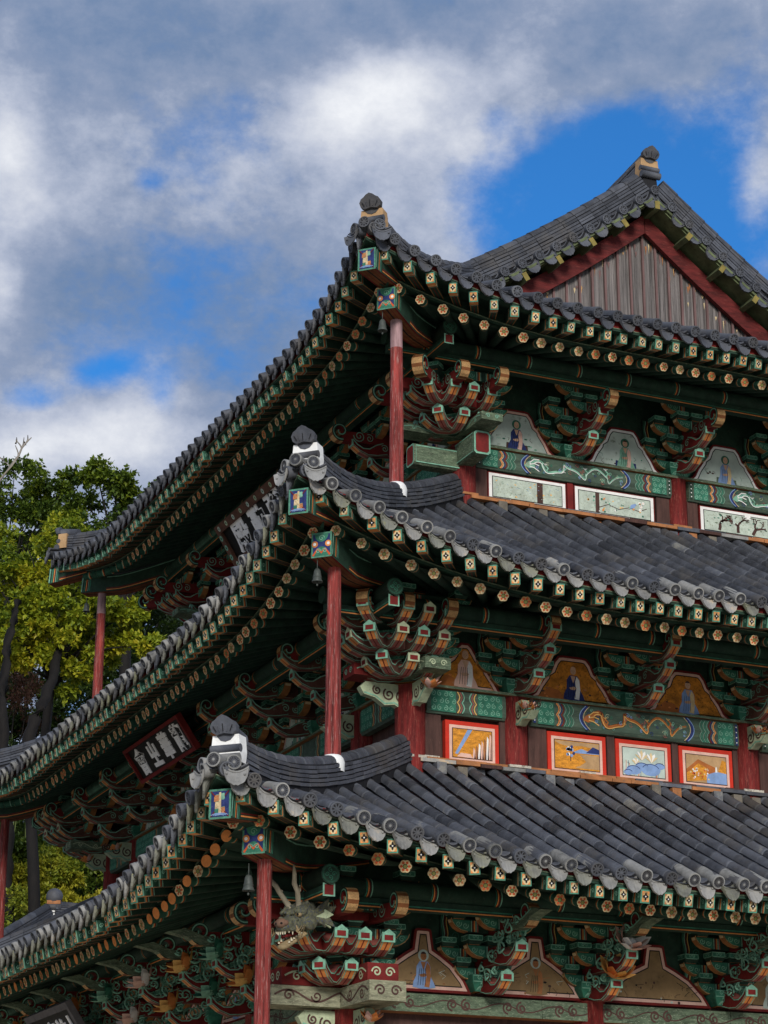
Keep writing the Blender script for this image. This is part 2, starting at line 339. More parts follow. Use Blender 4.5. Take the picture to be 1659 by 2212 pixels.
def many(name, protos, items, parent, keep=100, labels=None):
    """items: (matrix, proto index). The ones that show largest become copies of their own; the rest one part."""
    def score(it):
        q = frame_xy(it[0].translation)
        if q is None: return 1e9
        x, y, z = q
        return z if (-0.03 < x < 1.03 and -0.03 < y < 1.03) else 1e6+z
    items = sorted(items, key=score)
    single = [it for it in items[:keep] if score(it) < 1e6]; rest = items[len(single):]
    first = {}
    for M, k in single:
        if k not in first:
            o = link(name, protos[k], parent, M); first[k] = o
        else:
            o = first[k].copy(); COL.objects.link(o); o.parent = parent; o.matrix_local = M
    if rest:
        V = []; F = []; MI = []; S = []; A = []; mats = []
        for M, k in rest:
            me = protos[k]; b = len(V); mm = []
            for m in me.materials:
                if m not in mats: mats.append(m)
                mm.append(mats.index(m))
            V += [tuple(M @ v.co) for v in me.vertices]
            tv = me.attributes['tv'].data; jit = rnd.uniform(-0.2, 0.2)
            for p in me.polygons:
                F.append([b+i for i in p.vertices]); MI.append(mm[p.material_index]); S.append(p.use_smooth); A.append(tv[p.index].value+jit)
        me = bpy.data.meshes.new(name+'s'); me.from_pydata(V, [], F)
        for m in mats: me.materials.append(m)
        me.polygons.foreach_set('material_index', MI); me.polygons.foreach_set('use_smooth', S)
        a = me.attributes.new('tv', 'FLOAT', 'FACE'); a.data.foreach_set('value', A); me.update()
        o = link(name+'s', me, parent); o['kind'] = 'stuff'

# ---------------------------------------------------------------- ground and hill
def build_ground():
    b = MB(); m = paint('sandy_courtyard', '#c2b59c', 0.3, '#a3977f', 3, var=0.15)
    b.poly([(-900, -900, 0), (900, -900, 0), (900, 900, 0), (-900, 900, 0)], m)
    o = link('ground', b.mesh('ground')); o['kind'] = 'structure'
build_ground()
# ================================================================ the three-storeyed hall
LX, LY = 6.4, 8.7677                    # size between the corner columns of the top storey
hall = empty('temple_hall')
tag(hall, 'three-storeyed wooden temple hall with grey tiled roofs and painted green eaves', 'temple')

class Tier: pass
def tier(**k):
    t = Tier(); t.__dict__.update(k); t.vw = t.o-t.w
    t.Vd = t.vw+2.22; t.Vb = t.vw+2.15; t.Vf = t.vw+1.80
    t.LU = (LX+2*t.w, LY+2*t.w)         # side lengths of the wall above: right side, front side
    return t
TI = [tier(k=1, o=2.60, w=1.345, A=0.69, B=0.22, Lc=1.5, p=2.0, zd=5.57, zb=5.36, zf=5.30, zp=4.62, c1=0.56, c2=0.0128),
      tier(k=2, o=1.345, w=0.0, A=0.76, B=0.22, Lc=1.0, p=2.3, zd=9.10, zb=8.87, zf=8.77, zp=8.28, c1=0.64, c2=0.0135),
      tier(k=3, o=0.0, w=0.0, A=0.48, B=0.22, Lc=0.9, p=2.0, zd=13.06, zb=12.82, zf=12.70, zp=11.97, c1=0.0, c2=0.0)]
def gfun(t, d): return 0.0 if d <= -t.Lc else ((d+t.Lc)/(t.Vd+t.B+t.Lc))**t.p
def dd(t, s, u): return max(-u, u-t.LU[s])
def lift(t, s, u, v): return t.A*gfun(t, dd(t, s, u))*max(0.0, v/t.Vd)**1.5 if v > 0 else 0.0
def ev(t, s, u, v): return v + t.B*gfun(t, dd(t, s, u))     # flared eave distance
def zrow(t, v):
    if t.k == 3: q = t.Vd-v; return t.zd+0.42*q+0.036*q*q
    v0 = t.Vd; return t.zd + t.c1*(v0-v) - t.c2*(v0*v0-v*v)
def W(t, s, u, v, z):
    # side 0: the gable side facing -y, side 1: the front facing -x
    return Vector((-t.w+u, -t.w-v, z)) if s == 0 else Vector((-t.w-v, -t.w+u, z))
def zroof(t, s, u, v): return zrow(t, v)+lift(t, s, u, v)
def utip(t, v):
    u = -v
    for _ in range(12): u = -(v+t.B*gfun(t, -u))
    return u                                  # tip at the near corner; the far one is LU - utip
def ulist(t, s, v, step, end=0.0):
    a = utip(t, v)+end; b = t.LU[s]-a; n = max(2, round((b-a)/step)); return [a+(b-a)*i/n for i in range(n+1)]

# ---------------------------------------------------------------- roofs
def tile_row(b, P, r=0.066, seg=0.30, n=6):
    """a course of half-round cover tiles along the polyline P(d), d measured from the eave"""
    L, fn = P; k = 0; d = 0.0
    while d < L-0.02:
        e = min(L, d+seg); p, q = fn(d), fn(e); b.tv = min(1, max(0, rnd.gauss(0.38, 0.14)+(0.35 if rnd.random() < 0.05 else 0)))
        jit = rnd.gauss(0, 0.0045); p = p+VZ*rnd.gauss(0, .003)
        t = (q-p).normalized(); a = t.cross(VZ).normalized(); c = a.cross(t)
        o = a*jit
        ring = []
        for (pt, rr) in ((p+o-t*0.008, r*1.045), (p+o+t*0.03, r*1.03), (q+o, r*0.965)):
            ring.append([b.v(pt+a*rr*math.cos(math.pi*i/n)+c*rr*math.sin(math.pi*i/n)) for i in range(n+1)])
        for i in range(n):
            b.f([ring[0][i], ring[0][i+1], ring[1][i+1], ring[1][i]][::-1], T_DK, True)
            b.f([ring[1][i], ring[1][i+1], ring[2][i+1], ring[2][i]][::-1], T_DK, True)
        b.f(ring[0], T_DK)
        d = e

def build_roof(t):
    b = MB()
    ztop = None
    for s in (0, 1):
        # the bed of channel tiles, as a sheet, and rows of cover tiles over it
        us = [u for u in ulist(t, s, t.Vd, 0.285)]
        def vlo(u):
            d = dd(t, s, u)
            if t.k < 3: return max(0.0, d)
            if s == 0: return max(d, -0.38)
            return d if d > -0.33 else -LX/2
        for i in range(len(us)-1):
            ua, ub = us[i], us[i+1]; nv = 10
            A = []; Bq = []
            for j in range(nv+1):
                for (u, Lq) in ((ua, A), (ub, Bq)):
                    v0, v1 = min(vlo(u), t.Vd), ev(t, s, u, t.Vd)-0.02; v = v1+(v0-v1)*j/nv
                    Lq.append(b.v(W(t, s, u, v, zroof(t, s, u, v)-0.055)))
            b.tv = 0.3
            for j in range(nv):
                q = [A[j], Bq[j], Bq[j+1], A[j+1]]
                b.f(q if s == 0 else q[::-1], T_DK)
        rows = [(us[i]+us[i+1])/2 for i in range(len(us)-1)]
        for u in rows:
            v0, v1 = vlo(u), ev(t, s, u, t.Vd)
            if v1-v0 < 0.12: continue
            tile_row(b, (v1-v0, lambda d, u=u, v1=v1: W(t, s, u, v1-d, zroof(t, s, u, v1-d))))
            if t.k < 3 and dd(t, s, u) < 0:      # bits of mortar and old tile where the row meets the wall
                if rnd.random() < 0.6:
                    m = rnd.choice((SOIL, SOIL, T_DK, WOOD_O, T_DK)); uu = u+0.142; h = rnd.uniform(0.0, 0.045)
                    q0, q1 = W(t, s, uu-0.06, 0.0, 0), W(t, s, uu+0.06, rnd.uniform(0.08, 0.26), 0); z = zroof(t, s, uu, 0.1)
                    b.tv = 0.8
                    b.box(min(q0.x, q1.x), max(q0.x, q1.x), min(q0.y, q1.y), max(q0.y, q1.y), z-0.1, z+h, m)
    # the two far sides, plainer
    def mir(p): return Vector((LX-p.x, LY-p.y, p.z))
    b.tv = 0.35
    for s in (0, 1):
        us = ulist(t, s, t.Vd, 0.6)
        for i in range(len(us)-1):
            for j in range(6):
                q = []
                for u, jj in ((us[i], j), (us[i+1], j), (us[i+1], j+1), (us[i], j+1)):
                    d = dd(t, s, u)
                    v0 = max(0.0, d) if t.k < 3 else (max(d, -0.38) if s == 0 else (d if d > -0.33 else -LX/2))
                    v1 = ev(t, s, u, t.Vd); v = v1+(min(v0, v1)-v1)*jj/6
                    q.append(mir(W(t, s, u, v, zroof(t, s, u, v)+0.02)))
                b.poly(q if s == 0 else q[::-1], T_DK)
    return link('tile_roof', b.mesh('tile_roof'), hall)
roofs = [build_roof(t) for t in TI]

# eave end tiles: round ones closing the cover rows, scalloped ones below the channels
def end_disc(m, grooves):
    b = MB(); b.tv = 0.45
    b.tube([(0, -0.01, 0), (0, 0.33, 0.0)], lambda i: (0.067, 0.067)[i], m, 16, caps=False)
    b.tube([(0, -0.035, 0), (0, 0.012, 0)], 0.071, m, 18, caps=False)
    r = [b.v((0.071*math.cos(2*math.pi*i/18), -0.035, 0.071*math.sin(2*math.pi*i/18))) for i in range(18)]
    r2 = [b.v((0.058*math.cos(2*math.pi*i/18), -0.037, 0.058*math.sin(2*math.pi*i/18))) for i in range(18)]
    r3 = [b.v((0.056*math.cos(2*math.pi*i/18), -0.028, 0.056*math.sin(2*math.pi*i/18))) for i in range(18)]
    for i in range(18):
        j = (i+1) % 18; b.f([r[i], r[j], r2[j], r2[i]], m); b.f([r2[i], r2[j], r3[j], r3[i]], T_NEW)
    b.f(r3, T_NEW)
    O = Vector((0, -0.028, 0))
    for k in range(grooves):                       # petal grooves as flat black shapes, their recess shade put into the colour
        a = 2*math.pi*k/grooves; ca, sa = math.cos(a), math.sin(a)
        w = 0.35*2*math.pi/grooves
        P = [(0.020*ca, 0.020*sa), (0.044*math.cos(a-w), 0.044*math.sin(a-w)), (0.052*ca, 0.052*sa), (0.044*math.cos(a+w), 0.044*math.sin(a+w))]
        b.flat(P, O, VX, VZ, T_GAP, 0.0015)
    b.flat(circ(0, 0, 0.014, 8), O, VX, VZ, m, 0.006)
    return b.mesh('round_end_tile')
DISC = [end_disc(T_NEW, 8), end_disc(T_OLD, 16), end_disc(T_DK, 8)]
def drip(m):
    """scalloped drip tile hanging below the channel, with the stacked rims of the tiles behind it"""
    b = MB(); b.tv = 0.5; n = 12; top = []; bot = []
    for i in range(n+1):
        a = -1+2*i/n; x = a*0.126
        zt = 0.01-0.055*math.cos(a*math.pi/2)
        zb = -0.05 - 0.105*(1-abs(a)**3.2) - 0.022*(1-abs(a)) + 0.006*math.cos(a*math.pi*5)
        if i in (0, n): zb = zt-0.03
        y = -0.012-0.05*(1-a*a)*0 ; top.append((x, y, zt)); bot.append((x, y-0.05, zb))
    T = [b.v(p) for p in top]; Bo = [b.v(p) for p in bot]
    T2 = [b.v((p[0], p[1]+0.025, p[2])) for p in top]; B2 = [b.v((p[0], p[1]+0.022, p[2])) for p in bot]
    for i in range(n):
        b.f([Bo[i], Bo[i+1], T[i+1], T[i]], m); b.f([T2[i], T2[i+1], B2[i+1], B2[i]], m)
        b.f([T[i], T[i+1], T2[i+1], T2[i]], m); b.f([B2[i], B2[i+1], Bo[i+1], Bo[i]], m)
    # rim lip and studs, and two rims above
    for k, (dz, y0, mm) in enumerate(((0.012, -0.02, m), (0.035, -0.006, T_GAP), (0.055, 0.01, T_DK))):
        P = [b.v((x*1.0, y0, z+dz)) for x, y, z in top]; Q = [b.v((x*1.0, y0, z+dz-0.016)) for x, y, z in top]
        Pb = [b.v((x*1.0, y0+0.3, z+dz)) for x, y, z in top]
        for i in range(n):
            b.f([Q[i], Q[i+1], P[i+1], P[i]], mm); b.f([P[i], P[i+1], Pb[i+1], Pb[i]], mm)
    for sx in (-1, 1): b.ellipsoid((sx*0.085, -0.045, -0.065), (0.012, 0.012, 0.012), m, 6, 4)
    return b.mesh('drip_end_tile')
DRIP = [drip(T_NEW), drip(T_OLD), drip(T_LICH)]

def basis(along, out, p):
    along = along.normalized(); y = -out.normalized(); z = along.cross(y).normalized()
    x = y.cross(z)
    return Matrix(((x.x, y.x, z.x, p.x), (x.y, y.y, z.y, p.y), (x.z, y.z, z.z, p.z), (0, 0, 0, 1)))
discs, drips = [], []
for t in TI:
    for s in (0, 1):
        us = ulist(t, s, t.Vd, 0.285)
        for i in range(len(us)-1):
            u = (us[i]+us[i+1])/2; v = ev(t, s, u, t.Vd)
            p = W(t, s, u, v, zroof(t, s, u, v)); q = W(t, s, u, v-0.4, zroof(t, s, u, v-0.4))
            al = VX if s == 0 else -VY
            yin = (q-p).normalized(); x = (al - yin*al.dot(yin)).normalized(); z = x.cross(yin)
            M = Matrix(((x.x, yin.x, z.x, p.x), (x.y, yin.y, z.y, p.y), (x.z, yin.z, z.z, p.z), (0, 0, 0, 1)))
            M = M @ Matrix.Rotation(rnd.uniform(-0.05, 0.05), 4, 'Z') @ Matrix.Translation((rnd.uniform(-.006, .006), rnd.uniform(-.02, .01), rnd.uniform(-.004, .004)))
            k = (0 if rnd.random() < 0.85 else 2) if t.k == 3 else (1 if rnd.random() < (0.62 if s == 0 else 0.5) else rnd.choice((0, 2)))
            discs.append((M, k))
            u = us[i]; v = ev(t, s, u, t.Vd)-0.05
            if i == 0: continue
            u2 = us[i]+0.1
            a2 = (W(t, s, u2, ev(t, s, u2, t.Vd), zroof(t, s, u2, ev(t, s, u2, t.Vd)))-W(t, s, u, v+0.075, zroof(t, s, u, v+0.075))).normalized()
            x = a2 if s == 0 else -a2
            p = W(t, s, u, v, zroof(t, s, u, v)-0.035)
            yin = (VY if s == 0 else VX); yin = (yin - x*yin.dot(x)).normalized(); z = x.cross(yin)
            M = Matrix(((x.x, yin.x, z.x, p.x), (x.y, yin.y, z.y, p.y), (x.z, yin.z, z.z, p.z), (0, 0, 0, 1)))
            k = 0 if t.k == 3 else (rnd.choice((1, 1, 2)) if s == 0 else rnd.choice((1, 2, 2, 2, 0)))
            drips.append((M @ Matrix.Rotation(rnd.uniform(-0.08, 0.08), 4, 'Y') @ Matrix.Rotation(rnd.uniform(-0.05, 0.1), 4, 'X'), k))

# verge tiles on the gable (they point out over the gable, along -y)
T3 = TI[2]
VERGE_Y = 0.20
def zrake(x):                         # height of the roof over the gable at x
    v = -x if x <= LX/2 else -(LX-x); return zrow(T3, v)
xs = [LX/2+0.27*k for k in range(-11, 12)]
for k, x in enumerate(xs):
    z = zrake(x)+0.03; sl = (zrake(min(x+0.05, LX/2) if x <= LX/2 else x+0.05)-zrake(x-0.05 if x <= LX/2 else max(x-0.05, LX/2)))/0.05 if abs(x-LX/2) > 0.05 else 0
    sl = 0 if abs(x-LX/2) < 0.05 else (zrake(x+0.04)-zrake(x-0.04))/0.08
    al = Vector((1, 0, sl)).normalized(); yin = Vector((0, 1, 0.10)); yin = (yin-al*yin.dot(al)).normalized(); zz = al.cross(yin)
    M = Matrix(((al.x, yin.x, zz.x, x), (al.y, yin.y, zz.y, VERGE_Y), (al.z, yin.z, zz.z, z), (0, 0, 0, 1)))
    discs.append((M, 0))
    if k < len(xs)-1:
        x2 = x+0.135; z = zrake(x2)-0.005; sl = (zrake(x2+0.04)-zrake(x2-0.04))/0.08
        al = Vector((1, 0, sl)).normalized(); yin = Vector((0, 1, 0)); zz = al.cross(yin)
        M = Matrix(((al.x, yin.x, zz.x, x2), (al.y, yin.y, zz.y, VERGE_Y+0.03), (al.z, yin.z, zz.z, z), (0, 0, 0, 1)))
        drips.append((M, 0))
many('round_end_tile', DISC, discs, hall)
many('drip_end_tile', DRIP, drips, hall)

# ---------------------------------------------------------------- ridges: courses of flat tiles under a cover tile
def ridge(path, mat_cap=T_DK, layers=5, w=0.25, lh=0.045, parent=hall, name='corner_ridge', capr=0.085, base=0.10):
    b = MB(); P = [Vector(p) for p in path]; n = len(P)
    def fr(i):
        t = (P[min(i+1, n-1)]-P[max(i-1, 0)]); t.z *= 1; t.normalize(); a = t.cross(VZ).normalized(); return t, a, a.cross(t).normalized()
    for i in range(n-1):
        t0, a0, c0 = fr(i); t1, a1, c1 = fr(i+1)
        h = -base
        for k in range(layers+1):
            top = (0 if k == 0 else k*lh); hw = (w*0.42 if k == 0 else w*(0.5-0.012*k))+rnd.uniform(-0.006, 0.006)
            m = T_GAP if k == 0 else T_DK; b.tv = max(0, min(1, rnd.gauss(0.38, 0.12)))
            th = lh*0.74; z0 = h if k == 0 else top-lh+rnd.uniform(-.004, .004); z1 = 0.0 if k == 0 else z0+th
            e = t0*0.006
            q = [b.v(p) for p in (P[i]+a0*hw+c0*z0, P[i]-a0*hw+c0*z0, P[i]-a0*hw+c0*z1, P[i]+a0*hw+c0*z1,
                                  P[i+1]-e+a1*hw+c1*z0, P[i+1]-e-a1*hw+c1*z0, P[i+1]-e-a1*hw+c1*z1, P[i+1]-e+a1*hw+c1*z1)]
            for fc in ((0,1,2,3),(7,6,5,4),(0,3,7,4),(1,5,6,2),(3,2,6,7),(1,0,4,5)): b.f([q[j] for j in fc], m)
        # dark mortar core between the courses
        hw = w*0.40
        q = [b.v(p) for p in (P[i]+a0*hw, P[i]-a0*hw, P[i]-a0*hw+c0*layers*lh, P[i]+a0*hw+c0*layers*lh,
                              P[i+1]+a1*hw, P[i+1]-a1*hw, P[i+1]-a1*hw+c1*layers*lh, P[i+1]+a1*hw+c1*layers*lh)]
        for fc in ((0,3,7,4),(1,5,6,2),(3,2,6,7)): b.f([q[j] for j in fc], T_GAP)
        b.tv = max(0, min(1, rnd.gauss(0.34, 0.1)))
        zc = layers*lh
        ring = []
        for (p, a, c, r) in ((P[i]-t0*0.01, a0, c0, capr*1.06), (P[i]+t0*0.03, a0, c0, capr*1.04), (P[i+1], a1, c1, capr*0.95)):
            ring.append([b.v(p+c*zc+a*r*math.cos(math.pi*j/8)+c*r*math.sin(math.pi*j/8)) for j in range(9)])
        for j in range(8):
            b.f([ring[0][j], ring[0][j+1], ring[1][j+1], ring[1][j]][::-1], mat_cap, True)
            b.f([ring[1][j], ring[1][j+1], ring[2][j+1], ring[2][j]][::-1], mat_cap, True)
        b.f(ring[0], mat_cap)
    return link(name, b.mesh(name), parent)

def ridge_end(M, plaster, parent, h=0.30, big=1.0):
    """plastered end of a ridge: tile bands, mortar block and the lobed crest tile; local -Y points outward"""
    b = MB(); s = big
    b.tv = 0.4
    # mortar block, slightly tapering
    P = [(-0.14*s, 0), (0.14*s, 0), (0.15*s, 0.10), (0.135*s, h), (-0.135*s, h), (-0.15*s, 0.10)]
    b.prism(P, lambda a, c, t: (a, -t, c), -0.16, 0.0, plaster, plaster)
    # bands of cover tiles lying across the face
    for z, r, m, y in ((0.02, 0.052, T_OLD if plaster is PLAS else T_NEW, -.015), (0.125, 0.040, T_DK, .012)):
        b.tube([(-0.152*s, y, z), (0.152*s, y, z)], r, m, 12)
    o = link('ridge_end', b.mesh('ridge_end'), parent, M)
    c = MB(); c.tv = 0.25
    lob = [(-0.14, 0), (-0.155, 0.07), (-0.125, 0.13), (-0.085, 0.155), (-0.05, 0.19), (0, 0.215), (0.05, 0.19), (0.085, 0.155), (0.125, 0.13), (0.155, 0.07), (0.14, 0), (0.09, -0.035), (0, -0.015), (-0.09, -0.035)]
    lob = [(a*s*.88, z*s*.72) for a, z in reversed(lob)]
    c.prism(lob, lambda a, z, t: (a, -t-0.35*z, h+0.02+z), -0.02, 0.05, T_DK, T_DK)
    for i in range(-2, 3):
        c.ribbon([(i*0.035*s, 0.02), (i*0.05*s, 0.11-abs(i)*0.012)], 0.010, Vector((0, -0.055, h+0.005)), VX, Vector((0, -0.25, .8)), T_NEW if i % 2 else T_GAP, 0.004)
    for i in (-1, 1): c.ellipsoid((i*0.1*s, -0.05, h+0.06), (0.014, 0.02, 0.014), T_NEW, 6, 4)
    # the half-round cap running back from the crest
    c.tube([(0, 0.0, h+0.035), (0, 0.32, h+0.01)], lambda i: (0.10*s, 0.085)[i], T_DK, 12)
    link('crest_tile', c.mesh('crest_tile'), o)
    return o

def diag_frame(p, sx, sy):
    out = Vector((sx, sy, 0)).normalized(); y = -out; x = y.cross(VZ); x = VZ.cross(out)*-1
    x = y.cross(VZ)
    return Matrix(((x.x, y.x, 0, p.x), (x.y, y.y, 0, p.y), (0, 0, 1, p.z), (0, 0, 0, 1)))

def corner_point(t, c, v, z):          # c: 0 near corner, 1 far end of the front, 2 right end of the gable side
    x, y = -t.w-v, -t.w-v
    if c == 1: y = LY+t.w+v
    if c == 2: x = LX+t.w+v
    return Vector((x, y, z))
CS = ((-1, -1), (-1, 1), (1, -1))
hip_top = {}
for t in TI:
    for c in (0, 1, 2):
        vt = -utip(t, t.Vd)
        a, e = (vt-0.22, 0.16 if t.k < 3 else -0.33)
        n = int((a-e)*1.414/0.24); path = []
        for i in range(n+1):
            v = a+(e-a)*i/n
            z = zrow(t, v)+lift(t, 0, -v, v)+0.06
            if t.k < 3: z += 0.035*(1-min(1, abs(v-a)/1.0))**2 - 0.0
            else: z += 0.035*(1-min(1, abs(v-a)/1.0))**2
            path.append(corner_point(t, c, v, z))
        r = ridge(path)
        hip_top[(t.k, c)] = (path, 5*0.045+0.085)
        ridge_end(diag_frame(path[0]+Vector((CS[c][0], CS[c][1], 0))*0.02+Vector((0, 0, 0.0)), *CS[c]), PLAS if t.k < 3 else TANP, r, h=0.255)
        # three round tiles fanned at the very corner
        b = MB()
    # near-corner and far-corner fan of end tiles
fan = []
for t in TI:
    for c in (0, 1, 2):
        vt = -utip(t, t.Vd); z = zrow(t, t.Vd)+t.A
        p = corner_point(t, c, vt-0.03, z-0.015); M = diag_frame(p, *CS[c])
        k = 0 if t.k == 3 else 1
        fan.append((M @ Matrix.Translation((0, 0.02, 0.02)), k))
        fan.append((M @ Matrix.Translation((0.15, 0.10, 0.0)) @ Matrix.Rotation(R_(38), 4, 'Z'), k))
        fan.append((M @ Matrix.Translation((-0.15, 0.10, 0.0)) @ Matrix.Rotation(R_(-38), 4, 'Z'), k))
        drp = M @ Matrix.Translation((0.17, 0.10, -0.05)) @ Matrix.Rotation(R_(35), 4, 'Z'); fan.append((drp, 3+k))
        drp = M @ Matrix.Translation((-0.17, 0.10, -0.05)) @ Matrix.Rotation(R_(-35), 4, 'Z'); fan.append((drp, 3+k))
many('corner_tile', DISC+DRIP, fan, hall)

# top storey: ridges down the gable edges and the main ridge
YG = 0.36
zc = lambda x: zrake(x)+0.05
pth = [Vector((x, YG, zc(x))) for x in [0.33+(LX/2-0.33-0.02)*i/13 for i in range(14)]]
ridge(pth, name='gable_ridge', layers=6, w=0.24)
ridge([Vector((LX-p.x, p.y, p.z)) for p in pth], name='gable_ridge', layers=6, w=0.24)
far = [Vector((x, LY-YG, zc(x))) for x in [0.33+(LX/2-0.35)*i/6 for i in range(7)]]
ridge(far, name='gable_ridge', layers=6, w=0.24); ridge([Vector((LX-p.x, p.y, p.z)) for p in far], name='gable_ridge', layers=6, w=0.24)
mr_ = ridge([Vector((LX/2, y, zrow(T3, -LX/2)+0.20+0.18*abs((y-LY/2)/(LY/2-0.3))**2.4)) for y in [0.32+(LY-0.64)*i/20 for i in range(21)]], name='main_ridge', layers=6, w=0.28, base=0.4)
ridge_end(Matrix.Translation((LX/2, 0.30, zrow(T3, -LX/2)+0.30)), TANP, mr_, h=0.28, big=1.0)

# ---------------------------------------------------------------- eave boards and soffits
def strip(b, t, s, voff, z0, z1, th, mat, front=None, bot=None, n=60, end=0.0):
    us = ulist(t, s, voff, 0.2, end)
    pr = None
    for u in us:
        v = ev(t, s, u, voff); lf = t.A*gfun(t, dd(t, s, u))
        q = [b.v(W(t, s, u, v, z0+lf)), b.v(W(t, s, u, v-th, z0+lf)), b.v(W(t, s, u, v-th, z1+lf)), b.v(W(t, s, u, v, z1+lf))]
        if pr:
            fc = [([pr[0], q[0], q[3], pr[3]], front or mat), ([pr[1], q[1], q[0], pr[0]], bot or mat), ([pr[3], q[3], q[2], pr[2]], mat), ([pr[2], q[2], q[1], pr[1]], mat)]
            for f_, m in fc: b.f(f_ if s == 0 else f_[::-1], m)
        pr = q
for t in TI:
    b = MB()
    for s in (0, 1): strip(b, t, s, t.Vd-0.07, t.zb+0.115, t.zd-0.045, 0.05, RED)
    link('tile_batten_board', b.mesh('tile_batten_board'), hall)
    b = MB()
    for s in (0, 1):
        strip(b, t, s, t.Vb+0.005, t.zb+0.068, t.zb+0.113, 0.10, G_DK, front=G_DK)
        strip(b, t, s, t.Vb+0.012, t.zb+0.096, t.zb+0.108, 0.015, G_WTH)
    link('upper_eave_board', b.mesh('upper_eave_board'), hall)
    b = MB()
    for s in (0, 1):
        strip(b, t, s, t.Vf-0.02, t.zf+0.078, t.zf+0.125, 0.10, G_DK)
        strip(b, t, s, t.Vf-0.008, t.zf+0.107, t.zf+0.119, 0.016, G_WTH)
        strip(b, t, s, t.Vf-0.07, t.zf+0.12, t.zb+0.22, 0.03, G_DK)
    link('lower_eave_board', b.mesh('lower_eave_board'), hall)
    # boards above the rafters
    b = MB()
    def zin(v): return 0.36*(t.Vf-v)
    for s in (0, 1):
        us = ulist(t, s, t.Vb, 0.25)
        for i in range(len(us)-1):
            def pt(u, k):
                d = dd(t, s, u)
                if k < 2:
                    v = ev(t, s, u, t.Vb) if k == 0 else max(ev(t, s, u, t.Vf)-0.12, min(d, ev(t, s, u, t.Vb)))
                    z = t.zb+0.075+(0.0 if k == 0 else 0.22*(t.Vb-t.Vf+0.12)); return W(t, s, u, v, z+t.A*gfun(t, d)*(v/t.Vd)**1.5)
                v1 = ev(t, s, u, t.Vf)-0.03; v0 = max(t.vw-0.35, min(d, v1)); v = v1+(v0-v1)*(k-2)/4
                return W(t, s, u, v, t.zf+0.085+zin(v)+lift(t, s, u, v))
            for ks in ((0, 1), (2, 3), (3, 4), (4, 5), (5, 6)):
                q = [b.v(pt(us[i], ks[0])), b.v(pt(us[i], ks[1])), b.v(pt(us[i+1], ks[1])), b.v(pt(us[i+1], ks[0]))]
                b.f(q if s == 0 else q[::-1], G_DK)
    link('soffit_board', b.mesh('soffit_board'), hall)

# ---------------------------------------------------------------- rafters
G_EDGE = paint('worn_teal_edge', '#4f8770', 0.35, '#4d5c50', 20, var=.4, amt=.52)
def flying_rafter(L=0.85, CRM=None, ORG=None, tw=1.0):
    CRM = CRM or MATS['cream_paint']; ORG = ORG or MATS['orange_paint']; b = MB(); w, h = 0.055, 0.07
    bands = [(0, 0.010, G_PL, G_PL), (0.010, 0.10, G_M2, ORG), (0.10, 0.115, G_PL, CRM), (0.115, 0.135, ORG, ORG), (0.135, 0.15, RED, RED), (0.15, 0.165, G_PL, G_PL), (0.165, L, G_DK, G_DK)]
    for y0, y1, m, mb in bands:
        P = [b.v(p) for p in ((-w,y0,-h),(w,y0,-h),(w,y1,-h),(-w,y1,-h),(-w,y0,h),(w,y0,h),(w,y1,h),(-w,y1,h))]
        for q, mm in (((3,0,4,7), m), ((1,2,6,5), m), ((0,3,2,1), mb)): b.f([P[i] for i in q], mm)
    b.poly([(-w,0,-h),(w,0,-h),(w,0,h),(-w,0,h)], G_EDGE)
    O = Vector((0, 0, 0))
    b.flat([(-.042,-.054),(.042,-.054),(.042,.054),(-.042,.054)], O, VX, VZ, CRM, 0.002)
    for sx in (-1, 1):
        for sz in (-1, 1): b.flat([(sx*.042, sz*.054), (sx*.012, sz*.054), (sx*.042, sz*.018)][::(1 if sx*sz < 0 else -1)], O, VX, VZ, ORG, 0.0035)
    st = []
    for i in range(16):
        a = 2*math.pi*i/16; r = (0.5*(abs(math.cos(2*a)))**1.6*0.9+0.38)*tw
        st.append((0.036*r*math.cos(a)*1.15, 0.046*r*math.sin(a)*1.1))
    b.flat(st, O, VX, VZ, BLK, 0.005); b.flat(circ(0, 0, 0.008, 6), O, VX, VZ, WHT, 0.0065)
    # underside: dark edges beside the orange band; little cloud on the sides
    Ob = Vector((0, 0, -h))
    for x in (-0.045, 0.045, 0.0):
        b.flat([(x-0.005, -L), (x+0.005, -L), (x+0.005, -0.165), (x-0.005, -0.165)], Ob, VX, -VY, BROWNU2 if x else RED, 0.002)
    for sx in (-1, 1):
        ex = VY*sx; O2 = Vector((sx*w, 0, 0))
        b.ribbon([(sx*p[0], p[1]) for p in spiral(0.055, 0.0, 0.03, 1.3, 0, 1, 14)], 0.008, O2, ex, VZ, G_PL, 0.002)
    return b.mesh('flying_rafter')
